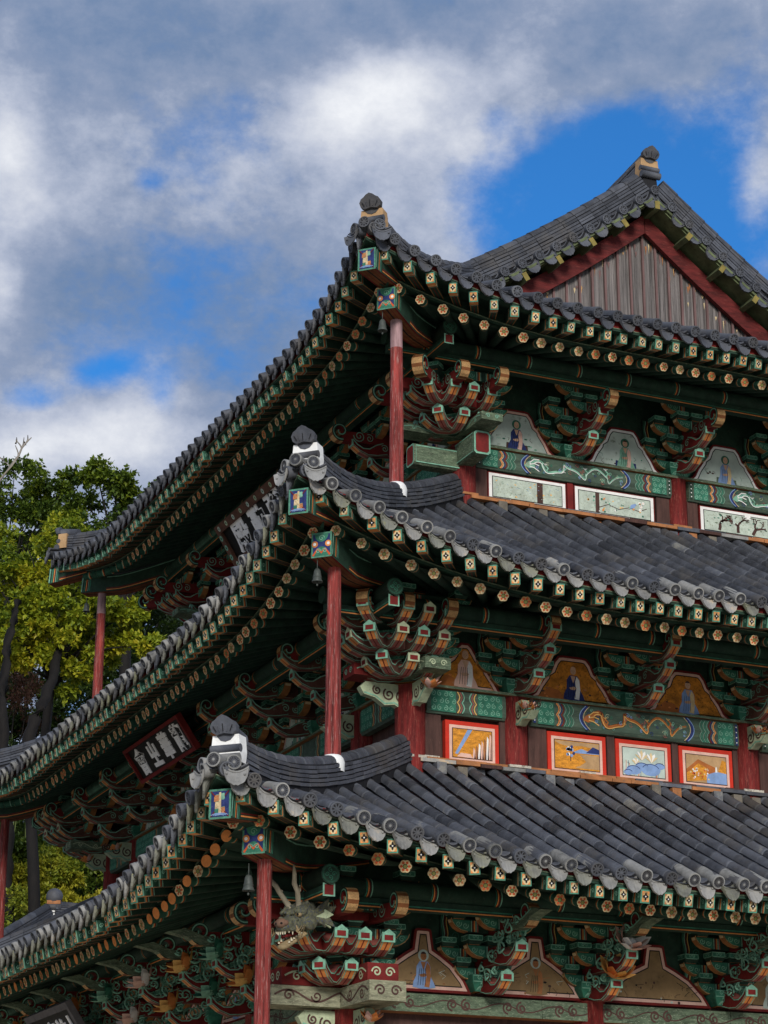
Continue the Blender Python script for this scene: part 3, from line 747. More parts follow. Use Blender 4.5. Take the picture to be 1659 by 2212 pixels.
def round_rafter(L, plain=False, CRM=None, OR=None, ph=0.0):
    CRM = CRM or MATS['cream_paint']; OR = OR or ORANGE_RED; b = MB(); r = 0.065
    ys = [0, 0.03, 0.10, 0.115, 0.13, 0.145, 0.16, 0.2, L]
    ms = [G_M2, G_M2, G_PL, ORG, RED, G_MD, G_DK, G_DK]
    b.tube([(0, y, 0) for y in ys], r, G_DK, 12, caps=False, matf=lambda i, k: ms[i])
    b.poly([(r*math.cos(2*math.pi*k/14), 0, r*math.sin(2*math.pi*k/14)) for k in range(14)], ORG if plain else G_DK)
    O = Vector((0, 0, 0))
    if not plain:
        pts = []
        for i in range(48):
            a = 2*math.pi*i/48; pts.append(((0.058+0.009*abs(math.cos(3*a)))*math.cos(a), (0.058+0.009*abs(math.cos(3*a)))*math.sin(a)))
        b.flat(pts, O, VX, VZ, CRM, 0.003)
        for k in range(6):
            a = math.pi*k/3+ph; ca, sa = math.cos(a), math.sin(a)
            P = [(0.022, 0), (0.036, -0.016), (0.05, -0.009), (0.058, 0), (0.05, 0.009), (0.036, 0.016)]
            b.flat([(x*ca-y*sa, x*sa+y*ca) for x, y in P], O, VX, VZ, OR, 0.0045)
        b.flat(circ(0, 0, 0.026, 12), O, VX, VZ, G_DK, 0.0055); b.flat(circ(0, 0, 0.020, 12), O, VX, VZ, YELGREEN, 0.007)
    return b.mesh('round_rafter')
ORANGE_RED = paint('orange_red_paint', '#c2552c', 0.2, '#7d5a3d', 12, var=0.2)
YELGREEN = paint('yellow_green_paint', '#7f7f45', 0.2, '#5d6a45', 12, var=0.2)
BROWNU2 = paint('dull_orange_line', '#a06a3c', 0.3, '#6a4a30', 9, var=.35); CRM_W = paint('worn_cream_paint', '#c9b48c', 0.4, '#8a7a5c', 22, var=0.35, amt=.5); CRM_D = paint('dull_buff_paint', '#b98f5e', 0.4, '#7d6a4a', 22, var=0.35, amt=.5); ORG_W = paint('worn_orange_paint', '#b5764a', 0.4, '#6f5a44', 22, var=0.35, amt=.5)
FR = [flying_rafter(), flying_rafter(CRM=CRM_W, ORG=ORG_W, tw=.93), flying_rafter(CRM=CRM_D, tw=1.05)]
RRF = [round_rafter(2.25), round_rafter(2.25, True), round_rafter(2.25, CRM=CRM_W, OR=ORG_W, ph=.3), round_rafter(2.25, CRM=CRM_D, ph=.1)]
fly, rnds = [], []
def rmat(tip, inner, al):
    y = (inner-tip).normalized(); x = y.cross(VZ)
    if x.dot(al) < 0: x = -x
    x.normalize(); z = x.cross(y)
    return Matrix(((x.x, y.x, z.x, tip.x), (x.y, y.y, z.y, tip.y), (x.z, y.z, z.z, tip.z), (0, 0, 0, 1)))
for t in TI:
    for s in (0, 1):
        def inner_u(u, vt, vin):
            # rafters splay towards the corner: their roots converge on the corner column
            f0 = 0.55
            L = t.LU[s]
            if u > L/2: return L-inner_u(L-u, vt, vin)
            d = -u
            if d < -f0: return u
            dtip = -utip(t, vt); q = (d+f0)/(dtip+f0); return -(-f0+(vin+f0)*q)
        al = VX if s == 0 else -VY
        for (vt, z0, lst, stp, e0) in ((t.Vb, t.zb, fly, 0.262, 0.24), (t.Vf, t.zf, rnds, 0.262, 0.20)):
            a = utip(t, vt)+e0; b_ = t.LU[s]-a; us = [a]; 
            half = (a+b_)/2
            while us[-1] < half:
                us.append(us[-1]+0.25+0.085*math.sqrt(gfun(t, dd(t, s, us[-1]))))
            sc_ = (half-a)/(us[-1]-a); us = [a+(u-a)*sc_ for u in us]
            us = us+[2*half-u for u in reversed(us[:-1])]
            for u in us:
                v = ev(t, s, u, vt)
                ui = inner_u(u, vt, t.vw); tip = W(t, s, u, v, z0+t.A*gfun(t, dd(t, s, u)))
                vin = t.vw
                inn = W(t, s, ui, vin, 0)
                if lst is fly:
                    hd = (Vector((inn.x-tip.x, inn.y-tip.y, 0))).normalized()
                    il = lift(t, s, ui, vin); run = math.hypot(inn.x-tip.x, inn.y-tip.y)
                    slope = 0.22*(1-0.55*gfun(t, dd(t, s, u)))
                    inner = tip+hd*0.8+Vector((0, 0, 0.8*slope - 0.10*gfun(t, dd(t, s, u))))
                else:
                    inner = Vector((inn.x, inn.y, z0+0.36*(vt-vin)+lift(t, s, ui, vin)))
                M = rmat(tip, inner, al) @ Matrix.Rotation(rnd.uniform(-0.06, 0.06), 4, 'Y') @ Matrix.Translation((rnd.gauss(0, .006), rnd.gauss(0, .012), rnd.gauss(0, .003)))
                q_ = rnd.random(); lst.append((M @ Matrix.Scale(rnd.uniform(.88, .98), 4), (0 if q_ < .45 else (1 if q_ < .8 else 2)) if lst is fly else (1 if (t.k == 1 and s == 1 and ((-3.0 < u < 0.2 and rnd.random() < 0.75) or rnd.random() < .2)) else (0 if q_ < .4 else (2 if q_ < .75 else 3)))))
many('flying_rafter', FR, fly, hall)
many('round_rafter', RRF, rnds, hall)

# corner rafters: a lower and an upper beam on the diagonal, with painted end faces
BROWNU = paint('dark_orange_underside', '#7a4a28', 0.3, '#4a3524', 6, var=0.4)
def corner_face(b, hw, z0, z1, y, kind):
    O = Vector((0, y, 0)); W2 = hw-0.020; a, c = z0+0.020, z1-0.020; m = (a+c)/2
    b.flat([(-W2, a), (W2, a), (W2, c), (-W2, c)], O, VX, VZ, BLUE, 0.002)
    if kind == 0:
        b.flat([(-W2*.55, a+.03), (W2*.55, a+.03), (W2*.45, c-.03), (-W2*.45, c-.03)], O, VX, VZ, G_PL, 0.0035)
        for i, (x0, z0_, x1, z1_, mm) in enumerate(((-.055, -.10, .0, -.045, G_MD), (.0, -.09, .055, -.03, ORG_W), (-.05, -.045, .01, .02, CRM_W), (.01, -.03, .06, .04, BLUE), (-.06, .02, .0, .085, ORG_W), (.0, .04, .05, .10, G_PL), (-.012, -.11, .016, .11, CRM_W))):
            b.flat([(x0, m+z0_), (x1, m+z0_+.006), (x1-.004, m+z1_), (x0+.003, m+z1_-.005)], O, VX, VZ, mm, .005+.0006*i)
        for k in range(3): b.ribbon(arcp(0, a+.004, .05+.02*k, 20, 160, 7, .012+.008*k), .006, O, VX, VZ, LBLUE, .011)
        for sx in (-1, 1):
            for q in (a, c): b.ribbon([(sx*W2, q), (sx*W2*.55, m+(q-m)*.6)], 0.010, O, VX, VZ, RED, 0.0105)
    else:
        b.flat(arcp(0, a, W2*.8, 0, 180, 10, (c-a)*.42), O, VX, VZ, G_MD, 0.0035)
        b.flat(arcp(0, c, W2*.8, 180, 360, 10, (c-a)*.36), O, VX, VZ, G_MD, 0.0035)
        for sx in (-1, 1): b.flat(circ(sx*W2*.78, m+.01, 0.036, 10), O, VX, VZ, ORG, 0.004); b.flat(circ(sx*W2*.8, m+.01, 0.018, 8), O, VX, VZ, WHT, 0.0055)
        b.ribbon([(-W2, a), (-W2*.45, a+.075), (0, a+.03), (W2*.45, a+.075), (W2, a)], 0.022, O, VX, VZ, ORANGE_RED, 0.005)
        b.ribbon(spiral(-.035, a+.05, .03, 1.3), 0.008, O, VX, VZ, G_PL, 0.006); b.ribbon(spiral(.035, a+.05, .03, 1.3, math.pi, -1), 0.008, O, VX, VZ, G_PL, 0.006)
        b.ribbon(spiral(0, c-.045, .035, 1.3), 0.008, O, VX, VZ, G_PL, 0.006)
def corner_beam(L, hw, h, rise, kind):
    """local -Y outward; end face at y=0 spanning z -h/2..h/2; curves down towards the building then in"""
    b = MB(); n = 12; ring = []
    for i in range(n+1):
        y = L*i/n; dz = rise(y/L); k = 1 if y > 0.05 else 0.97
        ring.append([b.v((-hw*k, y, -h/2+dz)), b.v((hw*k, y, -h/2+dz)), b.v((hw*k, y, h/2+dz)), b.v((-hw*k, y, h/2+dz))])
    for i in range(n):
        A, B = ring[i], ring[i+1]
        m = G_DK
        b.f([A[1], B[1], B[2], A[2]], m); b.f([B[0], A[0], A[3], B[3]], m); b.f([B[0], B[1], A[1], A[0]], BROWNU); b.f([A[3], A[2], B[2], B[3]], m)
    b.f(ring[0], G_EDGE)
    for i in range(n):                         # red and dark lines along the underside
        for x0, x1, m in ((-hw, -hw*.8, RED), (hw*.8, hw, RED), (-hw*.08, hw*.08, BLK), (-hw*.45, -hw*.38, RED), (hw*.38, hw*.45, RED)):
            y0, y1 = L*i/n, L*(i+1)/n; z0, z1 = -h/2+rise(i/n)-0.003, -h/2+rise((i+1)/n)-0.003
            b.poly([(x0, y1, z1), (x1, y1, z1), (x1, y0, z0), (x0, y0, z0)], m)
    for sx in (-1, 1):
        for y0, y1, m in ((.0, .02, G_PL), (.05, .07, G_MD), (.085, .10, ORG), (.105, .118, RED), (.125, .135, G_PL), (.15, .17, G_MD)):
            q = [(sx*(hw+.002), y0, -h/2+.02), (sx*(hw+.002), y1, -h/2+.02), (sx*(hw+.002), y1+.02, h/2-.02), (sx*(hw+.002), y0+.02, h/2-.02)]
            b.poly(q if sx > 0 else q[::-1], m)
    for sx in (-1, 1):                          # lighter lines along the sides
        for zz, m in ((h/2-0.03, G_PL), (-h/2+0.03, ORG), (-h/2+0.055, RED)):
            for i in range(2, n):
                y0, y1 = L*i/n, L*(i+1)/n; a0, a1 = rise(i/n)+zz, rise((i+1)/n)+zz
                q = [(sx*(hw+.003), y0, a0-.007), (sx*(hw+.003), y1, a1-.007), (sx*(hw+.003), y1, a1+.007), (sx*(hw+.003), y0, a0+.007)]
                b.poly(q if sx > 0 else q[::-1], m)
    corner_face(b, hw*.97, -h/2, h/2, 0.0, kind)
    return b
up_m = corner_beam(1.25, 0.115, 0.28, lambda q: 0.17*q if q > 0 else 0, 0).mesh('upper_corner_rafter')
lo_m = corner_beam(2.9, 0.122, 0.28, lambda q: -0.035*math.sin(min(1, q*3)*math.pi/2)+0.60*max(0, q-0.25)**1.2 if q > 0 else 0, 1).mesh('lower_corner_rafter')
CB = {1: (2.30, 5.88, 1.76, 5.69), 2: (2.35, 9.43, 1.90, 9.15), 3: (2.35, 13.10, 1.90, 12.87)}
for t in TI:
    eu, zu, el, zl = CB[t.k]
    for c in (0, 1, 2):
        for (me, nm, e_, z_) in ((up_m, 'upper_corner_rafter', eu, zu), (lo_m, 'lower_corner_rafter', el, zl)):
            p = corner_point(t, c, t.vw+e_, z_); link(nm, me, hall, diag_frame(p, *CS[c]))
# ================================================================ walls
def WM(s, a, o, z):                      # local X along the wall, local Y into the building, origin on the wall line
    if s == 0: return Matrix.Translation((a, -o, z))
    return Matrix.Translation((-o, a, z)) @ Matrix.Rotation(R_(-90), 4, 'Z')
ZB = {1: 0.0, 2: 6.9, 3: 10.7}
COLS = {(3, 0): [0.03, 3.2, 6.4], (3, 1): [0.0, 2.92, 5.85, 8.77],
        (2, 0): [-1.345, 0.0, 3.2, 6.4, 7.745], (2, 1): [-1.345, 0.0, 2.92, 5.85, 8.77, 10.11],
        (1, 0): [-2.60, 0.20, 3.2, 6.2, 9.0], (1, 1): [-2.60, 0.0, 2.92, 5.85, 8.77, 11.37]}
CLU = {(3, 0): [1.6, 3.2, 4.8, 6.4], (3, 1): [1.4617*k for k in range(1, 6)],
       (2, 0): [0.0, 1.6, 3.2, 4.8], (2, 1): [1.4617*k for k in range(0, 7)],
       (1, 0): [-1.1, 0.20, 1.88, 3.2, 4.6], (1, 1): [-1.1]+[1.4617*k for k in range(0, 7)]+[9.9]}
for t in TI:
    o = t.o; x0, x1, y0, y1 = -o, LX+o, -o, LY+o; zt = t.zf+0.36*(t.Vf-t.vw)+0.03
    b = MB()
    for (z0, z1, m, i) in ((ZB[t.k], t.zp, WOOD_B, 0.05), (t.zp, zt, G_DK, 0.05)):
        b.box(x0+i, x1-i, y0+i, y1-i, z0, z1, m)
    link('wall', b.mesh('wall'), hall)
    for s in (0, 1):
        for a in COLS[(t.k, s)]:
            if s == 1 and a == COLS[(t.k, s)][0]: continue
            c = MB(WM(s, a, o, 0)); r = 0.145 if t.k == 3 else (0.16 if t.k == 2 else 0.18)
            if a == COLS[(t.k, s)][0]: r *= 1.12
            c.tube([(0, 0, ZB[t.k]), (0, 0, t.zp-0.03)], r, RED_CO, 20)
            link('column', c.mesh('column'), hall)

# plank posts, beams
def beam_end_scroll(b, O, ex, L, h, m, n=3):
    pts = []
    for i in range(25): q = i/24; pts.append((q*L, h*0.5+math.sin(q*math.pi*n)*h*0.28))
    b.ribbon(pts, h*0.10, O, ex, VZ, m, 0.003)
    for k in range(n):
        b.ribbon(spiral((k+0.5)*L/n, h*(0.5+(0.05 if k % 2 else -0.05)), h*0.3, 1.4, k*math.pi, 1 if k % 2 else -1, 20), h*0.09, O, ex, VZ, m, 0.003)

def beam(s, a0, a1, o, z0, z1, proud, deco):
    """painted tie beam with rounded edges, local frame at its start"""
    L = a1-a0
    M = WM(s, a0 if s == 0 else a1, o, z0); b = MB(M); h = z1-z0
    prof = [(0.0, 0.0), (-proud*.75, 0.0), (-proud*.96, h*.12), (-proud, h*.3), (-proud, h*.7), (-proud*.96, h*.88), (-proud*.75, h), (0, h)]
    A = [b.v((0, y, z)) for y, z in prof]; B = [b.v((L, y, z)) for y, z in prof]
    for i in range(len(prof)-1): b.f([A[i], A[i+1], B[i+1], B[i]][::-1], WOOD_O if i == len(prof)-2 and deco != 'plain' else G_DK2)
    b.f(A, G_WTH); b.f(B[::-1], G_WTH)
    O = Vector((0, -proud, 0)); zc = h/2
    def band(x, w, m, amp=0.02, hh=.003):
        P = [(x+amp*math.cos(q*math.pi*3), h*(0.06+0.88*q/8*1.0)) for q in range(9)]
        P = [(x+amp*abs(math.sin(q*math.pi/4)), h*(0.08+0.84*q/8)) for q in range(9)]
        b.ribbon(P, w, O, VX, VZ, m, hh)
    def clouds(xa, xb):
        n = max(1, round((xb-xa)/0.085))
        for i in range(n):
            for j in range(3):
                x = xa+(i+0.5)*(xb-xa)/n; z = h*(0.22+0.28*j)
                b.ribbon(spiral(x+(0.012 if j % 2 else -0.012), z, 0.034, 1.3, math.pi/2, 1 if (i+j) % 2 else -1, 12), 0.008, O, VX, VZ, G_PL, 0.003)
    if deco in ('dragon_g', 'dragon_o'):
        for sgn, X0 in ((1, 0.0), (-1, L)):
            def X(d): return X0+sgn*d
            b.flat([(X(0.02), h*.1), (X(0.05), h*.1), (X(0.05), h*.9), (X(0.02), h*.9)][::sgn], O, VX, VZ, BLUE if deco == 'dragon_o' else G_DK, 0.003)
            for q in range(4): b.flat(circ(X(0.035), h*(.2+.2*q), 0.009, 6), O, VX, VZ, WHT, 0.0045)
            xa, xb = sorted((X(0.08), X(0.30))); b.flat([(xa, h*.08), (xb, h*.08), (xb, h*.92), (xa, h*.92)], O, VX, VZ, G_MD, 0.0015); clouds(xa, xb)
            for d, m, w in ((0.33, ORG, .014), (0.35, CRM_W, .010), (0.37, BLUE, .014), (0.395, RED, .016), (0.425, G_PL, .007), (0.45, G_MD, .016), (0.475, G_PL, .007), (0.50, G_MD, .016), (0.525, G_PL, .006)): band(X(d), w, m, sgn*0.035)
        c0, c1 = L*0.5-(L/2-0.66), L*0.5+(L/2-0.66)
        for q, m, w in ((0.0, BLUE, .035), (0.03, CRM_W, .009), (-0.022, LBLUE, .010)):
            for sgn, X0 in ((1, c0), (-1, c1)):
                b.ribbon([(X0+sgn*(q+0.09*((i-6)/6)**2), h*(.06+.88*i/12)) for i in range(13)], w, O, VX, VZ, m, 0.003+0.001*abs(q)*10)
        body = [(c0+0.12+(c1-c0-0.24)*i/60+.05*math.sin(i*.43), zc+h*0.25*math.sin(i/60*math.pi*6.2)+h*.06*math.sin(i*.9)) for i in range(61)]
        mb, ml = (ORANGE_B, YEL) if deco == 'dragon_o' else (G_PL, WHT)
        b.ribbon(body, h*.20, O, VX, VZ, BLK, 0.0035, taper=True); b.ribbon(body, h*.165, O, VX, VZ, mb, 0.0045, taper=True); b.ribbon([(x, z-h*.05) for x, z in body], h*.04, O, VX, VZ, ml, 0.0055, taper=True)
        hx, hz_ = body[0]; b.flat([(hx-.10, hz_-.03), (hx-.03, hz_-.055), (hx+.06, hz_-.03), (hx+.05, hz_+.04), (hx-.02, hz_+.05), (hx-.06, hz_+.02)], O, VX, VZ, mb, .006)
        for dz in (-.05, .0, .05): b.ribbon([(hx-.02, hz_+dz*.5), (hx+.05, hz_+dz*1.2+.02), (hx+.12, hz_+dz*1.6)], .012, O, VX, VZ, ml, .007)
        b.flat(circ(hx-.01, hz_+.015, .009, 6), O, VX, VZ, WHT, .0075)
        for i in (12, 22, 36, 48):
            x, z = body[i]; sg = -1 if z > zc else 1; b.ribbon([(x, z), (x+.03, z+sg*.05), (x-.01, z+sg*.085)], .02, O, VX, VZ, mb, .0042)
            for q in (-.02, 0, .02): b.ribbon([(x-.01, z+sg*.085), (x-.01+q*1.4, z+sg*.11)], .006, O, VX, VZ, ml, .0058)
        for i in range(4, 58, 3):
            x, z = body[i]; b.ribbon([(x, z+h*.03), (x+0.01, z+h*.13)], 0.006, O, VX, VZ, RED if deco == 'dragon_o' else G_DK, 0.006)
        r2 = random.Random(int(a0*100)+5)
        for i in range(64):
            x = r2.uniform(c0+.06, c1-.06); z = h*r2.uniform(.15, .85)
            b.ribbon(spiral(x, z, r2.uniform(.015, .035), 1.2, r2.uniform(0, 6), r2.choice((-1, 1)), 10), 0.006, O, VX, VZ, r2.choice((G_PL, G_MD, BLUE, RED_PK, G_MD, LBLUE, CARVE)), 0.0032+.00005*i)
    elif deco == 'clouds':
        for xa, xb in ((0.05, L*.36), (L*.64, L-0.05)):
            b.flat([(xa, h*.08), (xb, h*.08), (xb, h*.92), (xa, h*.92)], O, VX, VZ, G_MD, 0.0015); clouds(xa, xb)
        for d, m in ((0.0, YEL), (0.03, RED_PK), (0.06, G_PL)):
            band(L*.38+d, .014, m, 0.03); band(L*.62-d, .014, m, -0.03)
    return link('painted_beam', b.mesh('painted_beam'), hall)
G_DK2 = paint('worn_green_paint', '#46574a', 0.4, '#6d735c', 5, var=0.45, stretch=(0.6, 2.5, 2.5))
ORANGE_B = paint('brown_orange_paint', '#a8622e', 0.2, '#7a4a2a', 10, var=0.25)

t1, t2, t3 = TI
def post(s, a0, a1, o, z0, z1, m, proud=0.06):
    b = MB(WM(s, (a0+a1)/2, o, 0)); b.box(-(a1-a0)/2, (a1-a0)/2, -proud, 0.03, z0, z1, m); return link('wall_post', b.mesh('wall_post'), hall)
# --- top storey, gable side
for i, (a0, a1) in enumerate(((0.17, 3.07), (3.34, 6.26))): beam(0, a0, a1, t3.o, 11.655, 11.935, 0.12, 'dragon_g')
for a0, a1 in ((0.18, 0.34), (1.515, 1.60), (2.86, 3.06), (3.34, 3.50), (4.72, 4.82), (6.06, 6.27)): post(0, a0, a1, 0, 11.0, 11.655, RED if a0 in (1.515, 4.72) else WOOD_B)
# --- middle storey
beam(0, -1.18, -0.16, t2.o, 7.95, 8.25, 0.12, 'clouds'); beam(0, 0.17, 3.03, t2.o, 7.925, 8.25, 0.14, 'dragon_o'); beam(0, 3.37, 6.23, t2.o, 7.925, 8.25, 0.14, 'dragon_g')
for a0, a1 in ((-1.19, -0.98), (-0.22, -0.14), (0.16, 0.40), (1.215, 1.32), (2.115, 2.20), (2.98, 3.05), (3.36, 3.6)): post(0, a0, a1, t2.o, 7.0, 7.95, WOOD_B)
# fronts: beams between all the columns
for t, z0, z1 in ((t3, 11.655, 11.935), (t2, 7.93, 8.25)):
    cs = COLS[(t.k, 1)]
    for a0, a1 in zip(cs, cs[1:]):
        beam(1, a0+0.15, a1-0.15, t.o, z0, z1, 0.12, 'clouds')
# --- lowest storey: the broad plate under the brackets with brown scrolls
def plate(s, a0, a1, o, z0, z1, proud, m, sm, nsc):
    L = a1-a0; b = MB(WM(s, a0 if s == 0 else a1, o, z0)); h = z1-z0
    b.box(0, L, -proud, 0.10, 0, h, m, bot=WOOD_O)
    O = Vector((0, -proud, 0))
    if nsc:
        for k in range(nsc):
            x = (k+0.5)*L/nsc
            for sg in (-1, 1): b.ribbon(spiral(x+sg*h*.42, h*.5, h*.34, 1.5, math.pi/2*(1+sg)-math.pi/2, sg, 22), h*.10, O, VX, VZ, sm, 0.003)
            b.ribbon([(x-L/nsc*.5+L/nsc*q/14, h*(.5+.2*math.sin(q/14*6.28))) for q in range(15)], h*.07, O, VX, VZ, sm, 0.002)
    return link('plate_beam', b.mesh('plate_beam'), hall)
plate(0, -2.4, -0.45, t1.o, 4.37, 4.56, 0.15, G_WTH, WOOD_B, 3); plate(0, -0.445, 1.9, t1.o, 4.37, 4.56, 0.15, G_WTH, WOOD_B, 4); plate(0, 1.905, 6.5, t1.o, 4.37, 4.56, 0.15, G_WTH, WOOD_B, 7)
plate(1, -2.4, 11.2, t1.o, 4.37, 4.56, 0.15, G_WTH, WOOD_B, 14)
for s, a0, a1 in ((0, 0.05, 6.5), (1, -1.1, 9.9)):
    plate(s, a0, a1, t3.o, 11.937, 11.97, 0.14, G_WTH, None, 0) if s == 0 else plate(s, 0.05, 8.7, t3.o, 11.937, 11.97, 0.14, G_WTH, None, 0)
    plate(s, a0-(1.2 if s == 0 else 0), a1, t2.o, 8.252, 8.282, 0.15, G_WTH, None, 0)
# --- the crossing beam ends at the near corner and the far corner of the front
def beam_block(M, L, hw, h, m, face, border, name='beam_end'):
    b = MB(M); c = 0.03                      # local -Y outwards, end face at y=-L
    P = [(-hw+c, 0), (hw-c, 0), (hw, c), (hw, h-c), (hw-c, h), (-hw+c, h), (-hw, h-c), (-hw, c)]
    b.prism(P, lambda a, z, t: (a, -t, z), -0.1, L, border, m)
    q = [(a*.80, h/2+(z-h/2)*.84) for a, z in P]; b.flat(q, Vector((0, -L, 0)), VX, VZ, face, 0.004)
    for sx in (-1, 1):
        b.ribbon([(0, 0.03), (L-.03, 0.03), (L-.03, h-.03), (0, h-.03)], 0.014, Vector((sx*hw, -0.0 if sx > 0 else 0, 0)), VY*-1 if sx > 0 else VY*-1, VZ, G_PL, 0.003 if sx < 0 else -0.003)
    return link(name, b.mesh(name), hall)
def ends_at(s, a, o, z): return WM(s, a, o, z)
RZ = lambda d: Matrix.Rotation(R_(d), 4, 'Z')
# top storey corner: square block ends with red faces, scroll boards over them
beam_block(Matrix.Translation((0, 0, 11.62)), 0.62, 0.115, 0.31, G_WTH, RED, G_PL)
beam_block(Matrix.Translation((0, 0, 11.56)) @ RZ(-90), 0.72, 0.115, 0.28, G_WTH, RED, G_PL)
beam_block(Matrix.Translation((0, LY, 11.62)) @ RZ(-90), 0.62, 0.115, 0.31, G_WTH, RED, G_PL)
beam_block(Matrix.Translation((0, LY, 11.56)) @ RZ(180), 0.72, 0.115, 0.28, G_WTH, RED, G_PL)
def scroll_board(M, L, z0, z1, hw, m, sm, m2=None):
    b = MB(M); h = z1-z0
    b.prism([(0.06, 0), (L+.03, 0.0), (L+.034, h*.5), (L+.03, h), (0.06, h)][::-1], lambda a, z, t: (t, -a, z0+z), -hw, hw, m, m)
    for sx in (-1, 1):
        O = Vector((sx*hw, 0, z0)); ex = VY*-1
        beam_end_scroll(b, O, ex, L, h, sm, 3) if sx < 0 else None
        if sx > 0:
            b2 = [(0, 0)]
            beam_end_scroll_flip(b, O, L, h, sm)
    O = Vector((0, -L-0.034, z0))
    for sg in (-1, 1): b.ribbon(spiral(sg*hw*.42, h*.5, h*.3, 1.4, 0 if sg > 0 else math.pi, sg, 18), h*.09, O, VX, VZ, sm, .004)
    return link('scroll_board', b.mesh('scroll_board'), hall)
def beam_end_scroll_flip(b, O, L, h, m):
    # same scroll seen on the other side of the board
    for k in range(3):
        b.ribbon(spiral(-(k+0.5)*L/3, h*.5, h*.3, 1.4, k*math.pi, 1, 20), h*.09, O, VY, VZ, m, 0.003)
    b.ribbon([(-L*i/20, h*(.5+.28*math.sin(i/20*9.4))) for i in range(21)], h*.1, O, VY, VZ, m, 0.003)
NEAR, FAR = (lambda o: (-o, -o)), (lambda o: (-o, LY+o))
for (cx_, cy_, dirs) in ((*NEAR(0), (0, -90)), (*FAR(0), (-90, 180))):
    for k, d in enumerate(dirs): scroll_board(Matrix.Translation((cx_, cy_, 0)) @ RZ(d), 0.88, 11.975+0.003*k, 12.075+0.003*k, 0.15, G_WTH, G_PL)
for (cx_, cy_, dirs) in ((*NEAR(t2.o), (0, -90)), (*FAR(t2.o), (-90, 180))):
    for k, d in enumerate(dirs): scroll_board(Matrix.Translation((cx_, cy_, 0)) @ RZ(d), 0.74, 8.285+0.003*k, 8.42+0.003*k, 0.16, RED if k else G_WTH, G_PL if k else CARVE)
for (cx_, cy_, dirs) in ((*NEAR(t1.o), (0, -90)), (*FAR(t1.o), (-90, 180))):
    for k, d in enumerate(dirs):
        scroll_board(Matrix.Translation((cx_, cy_, 0)) @ RZ(d), 0.80, 4.565+0.003*k, 4.745+0.003*k, 0.17, RED, CARVE)
        scroll_board(Matrix.Translation((cx_, cy_, 0)) @ RZ(d), 0.92, 4.36+0.003*k, 4.558+0.001*k, 0.20, BOARD, WOOD_B)
# carved brackets under the crossing boards of the middle storey, with a lotus bud
def carved_bracket(M, L=0.55, lotus=True, mc=None):
    mc = mc or CARVE
    b = MB(M)
    P = [(0, 0), (0.12, -.02), (0.22, .03), (0.34, .01), (0.46, .09), (L, .12), (L+.05, .20), (L-.02, .27), (0, .27)]
    b.prism(P[::-1], lambda a, z, t: (t, -a, z), -0.05, 0.05, mc, mc)
    for sx in (-1, 1):
        O = Vector((sx*.05, 0, 0)); ex = VY*-1 if sx < 0 else VY; k = 1 if sx < 0 else -1
        for (cx, cz, r) in ((.12, .12, .08), (.29, .14, .075), (.44, .18, .055)): b.ribbon([(k*x, z) for x, z in spiral(cx, cz, r, 1.5, 1.0, -1, 22)], .02, O, ex, VZ, WOOD_B if mc is CARVE else CARVE, .004)
        b.ribbon([(k*x, z) for x, z in ((0, .02), (.12, .0), (.22, .05), (.34, .03), (.46, .11), (L, .14))], .018, O, ex, VZ, G_PL, .004)
    o = link('carved_bracket', b.mesh('carved_bracket'), hall)
    if lotus:
        c = MB(M)
        lotus_at(c, Vector((0, -L-.04, .16)), .10, ORG, PINK)
        link('lotus_bud', c.mesh('lotus_bud'), o)
    return o
def petal(b, base, d, up, L, w, m, m2=None):
    s_ = d.cross(up).normalized(); pts = []
    prof = [(0, .25), (.25, .8), (.5, 1), (.75, .75), (1, .04)]
    L1 = []; R1 = []; C = []
    for q, ww in prof:
        c = base+d*(L*q)+up*(L*.55*q*q); L1.append(b.v(c+s_*w*ww+up*w*.28*ww)); R1.append(b.v(c-s_*w*ww+up*w*.28*ww)); C.append(b.v(c))
    for i in range(4):
        for A, B in ((L1, C), (C, R1)):
            b.f([A[i], A[i+1], B[i+1], B[i]], m, True); 
def lotus_at(b, c, r, m, m2, tilt=None):
    up = (tilt or Vector((0, -0.35, 1))).normalized(); a = up.cross(VX).normalized(); e = up.cross(a)
    b.ellipsoid(c, (r*.45, r*.45, r*.4), m2, 8, 5)
    for ring, (n, k, rr) in enumerate(((8, 0.25, 1.15), (7, 0.8, 1.0))):
        for i in range(n):
            q = 2*math.pi*(i+.5*ring)/n; d = (a*math.cos(q)+e*math.sin(q)); petal(b, c-up*r*.3+d*r*.2, (d+up*k).normalized(), up, r*rr, r*.42, m if (i+ring) % 3 else m2)
carved_bracket(WM(0, 0.0, t2.o+0.1, 7.90), 0.22); carved_bracket(WM(0, 3.2, t2.o+0.1, 7.93), 0.22, True, CARVE)
carved_bracket(Matrix.Translation((-t2.o, -t2.o, 7.98)), 0.52, True)
carved_bracket(Matrix.Translation((-t2.o, -t2.o, 7.98)) @ RZ(-90), 0.60, False)
carved_bracket(Matrix.Translation((-t2.o, LY+t2.o, 7.98)) @ RZ(180), 0.62, False)
carved_bracket(Matrix.Translation((-t2.o, LY+t2.o, 7.98)) @ RZ(-90), 0.40, True)
carved_bracket(Matrix.Translation((-t1.o, -t1.o, 4.07)), 0.5, True); carved_bracket(Matrix.Translation((-t1.o, -t1.o, 4.07)) @ RZ(-90), 0.55, False)
for y in (0, 2.92, 5.85, 8.77): carved_bracket(WM(1, y, t2.o+0.1, 7.93), 0.25)

SOIL2 = paint('stained_lime_mortar', '#b9b2a4', 0.5, '#6e665a', 12, var=.35, amt=.52)
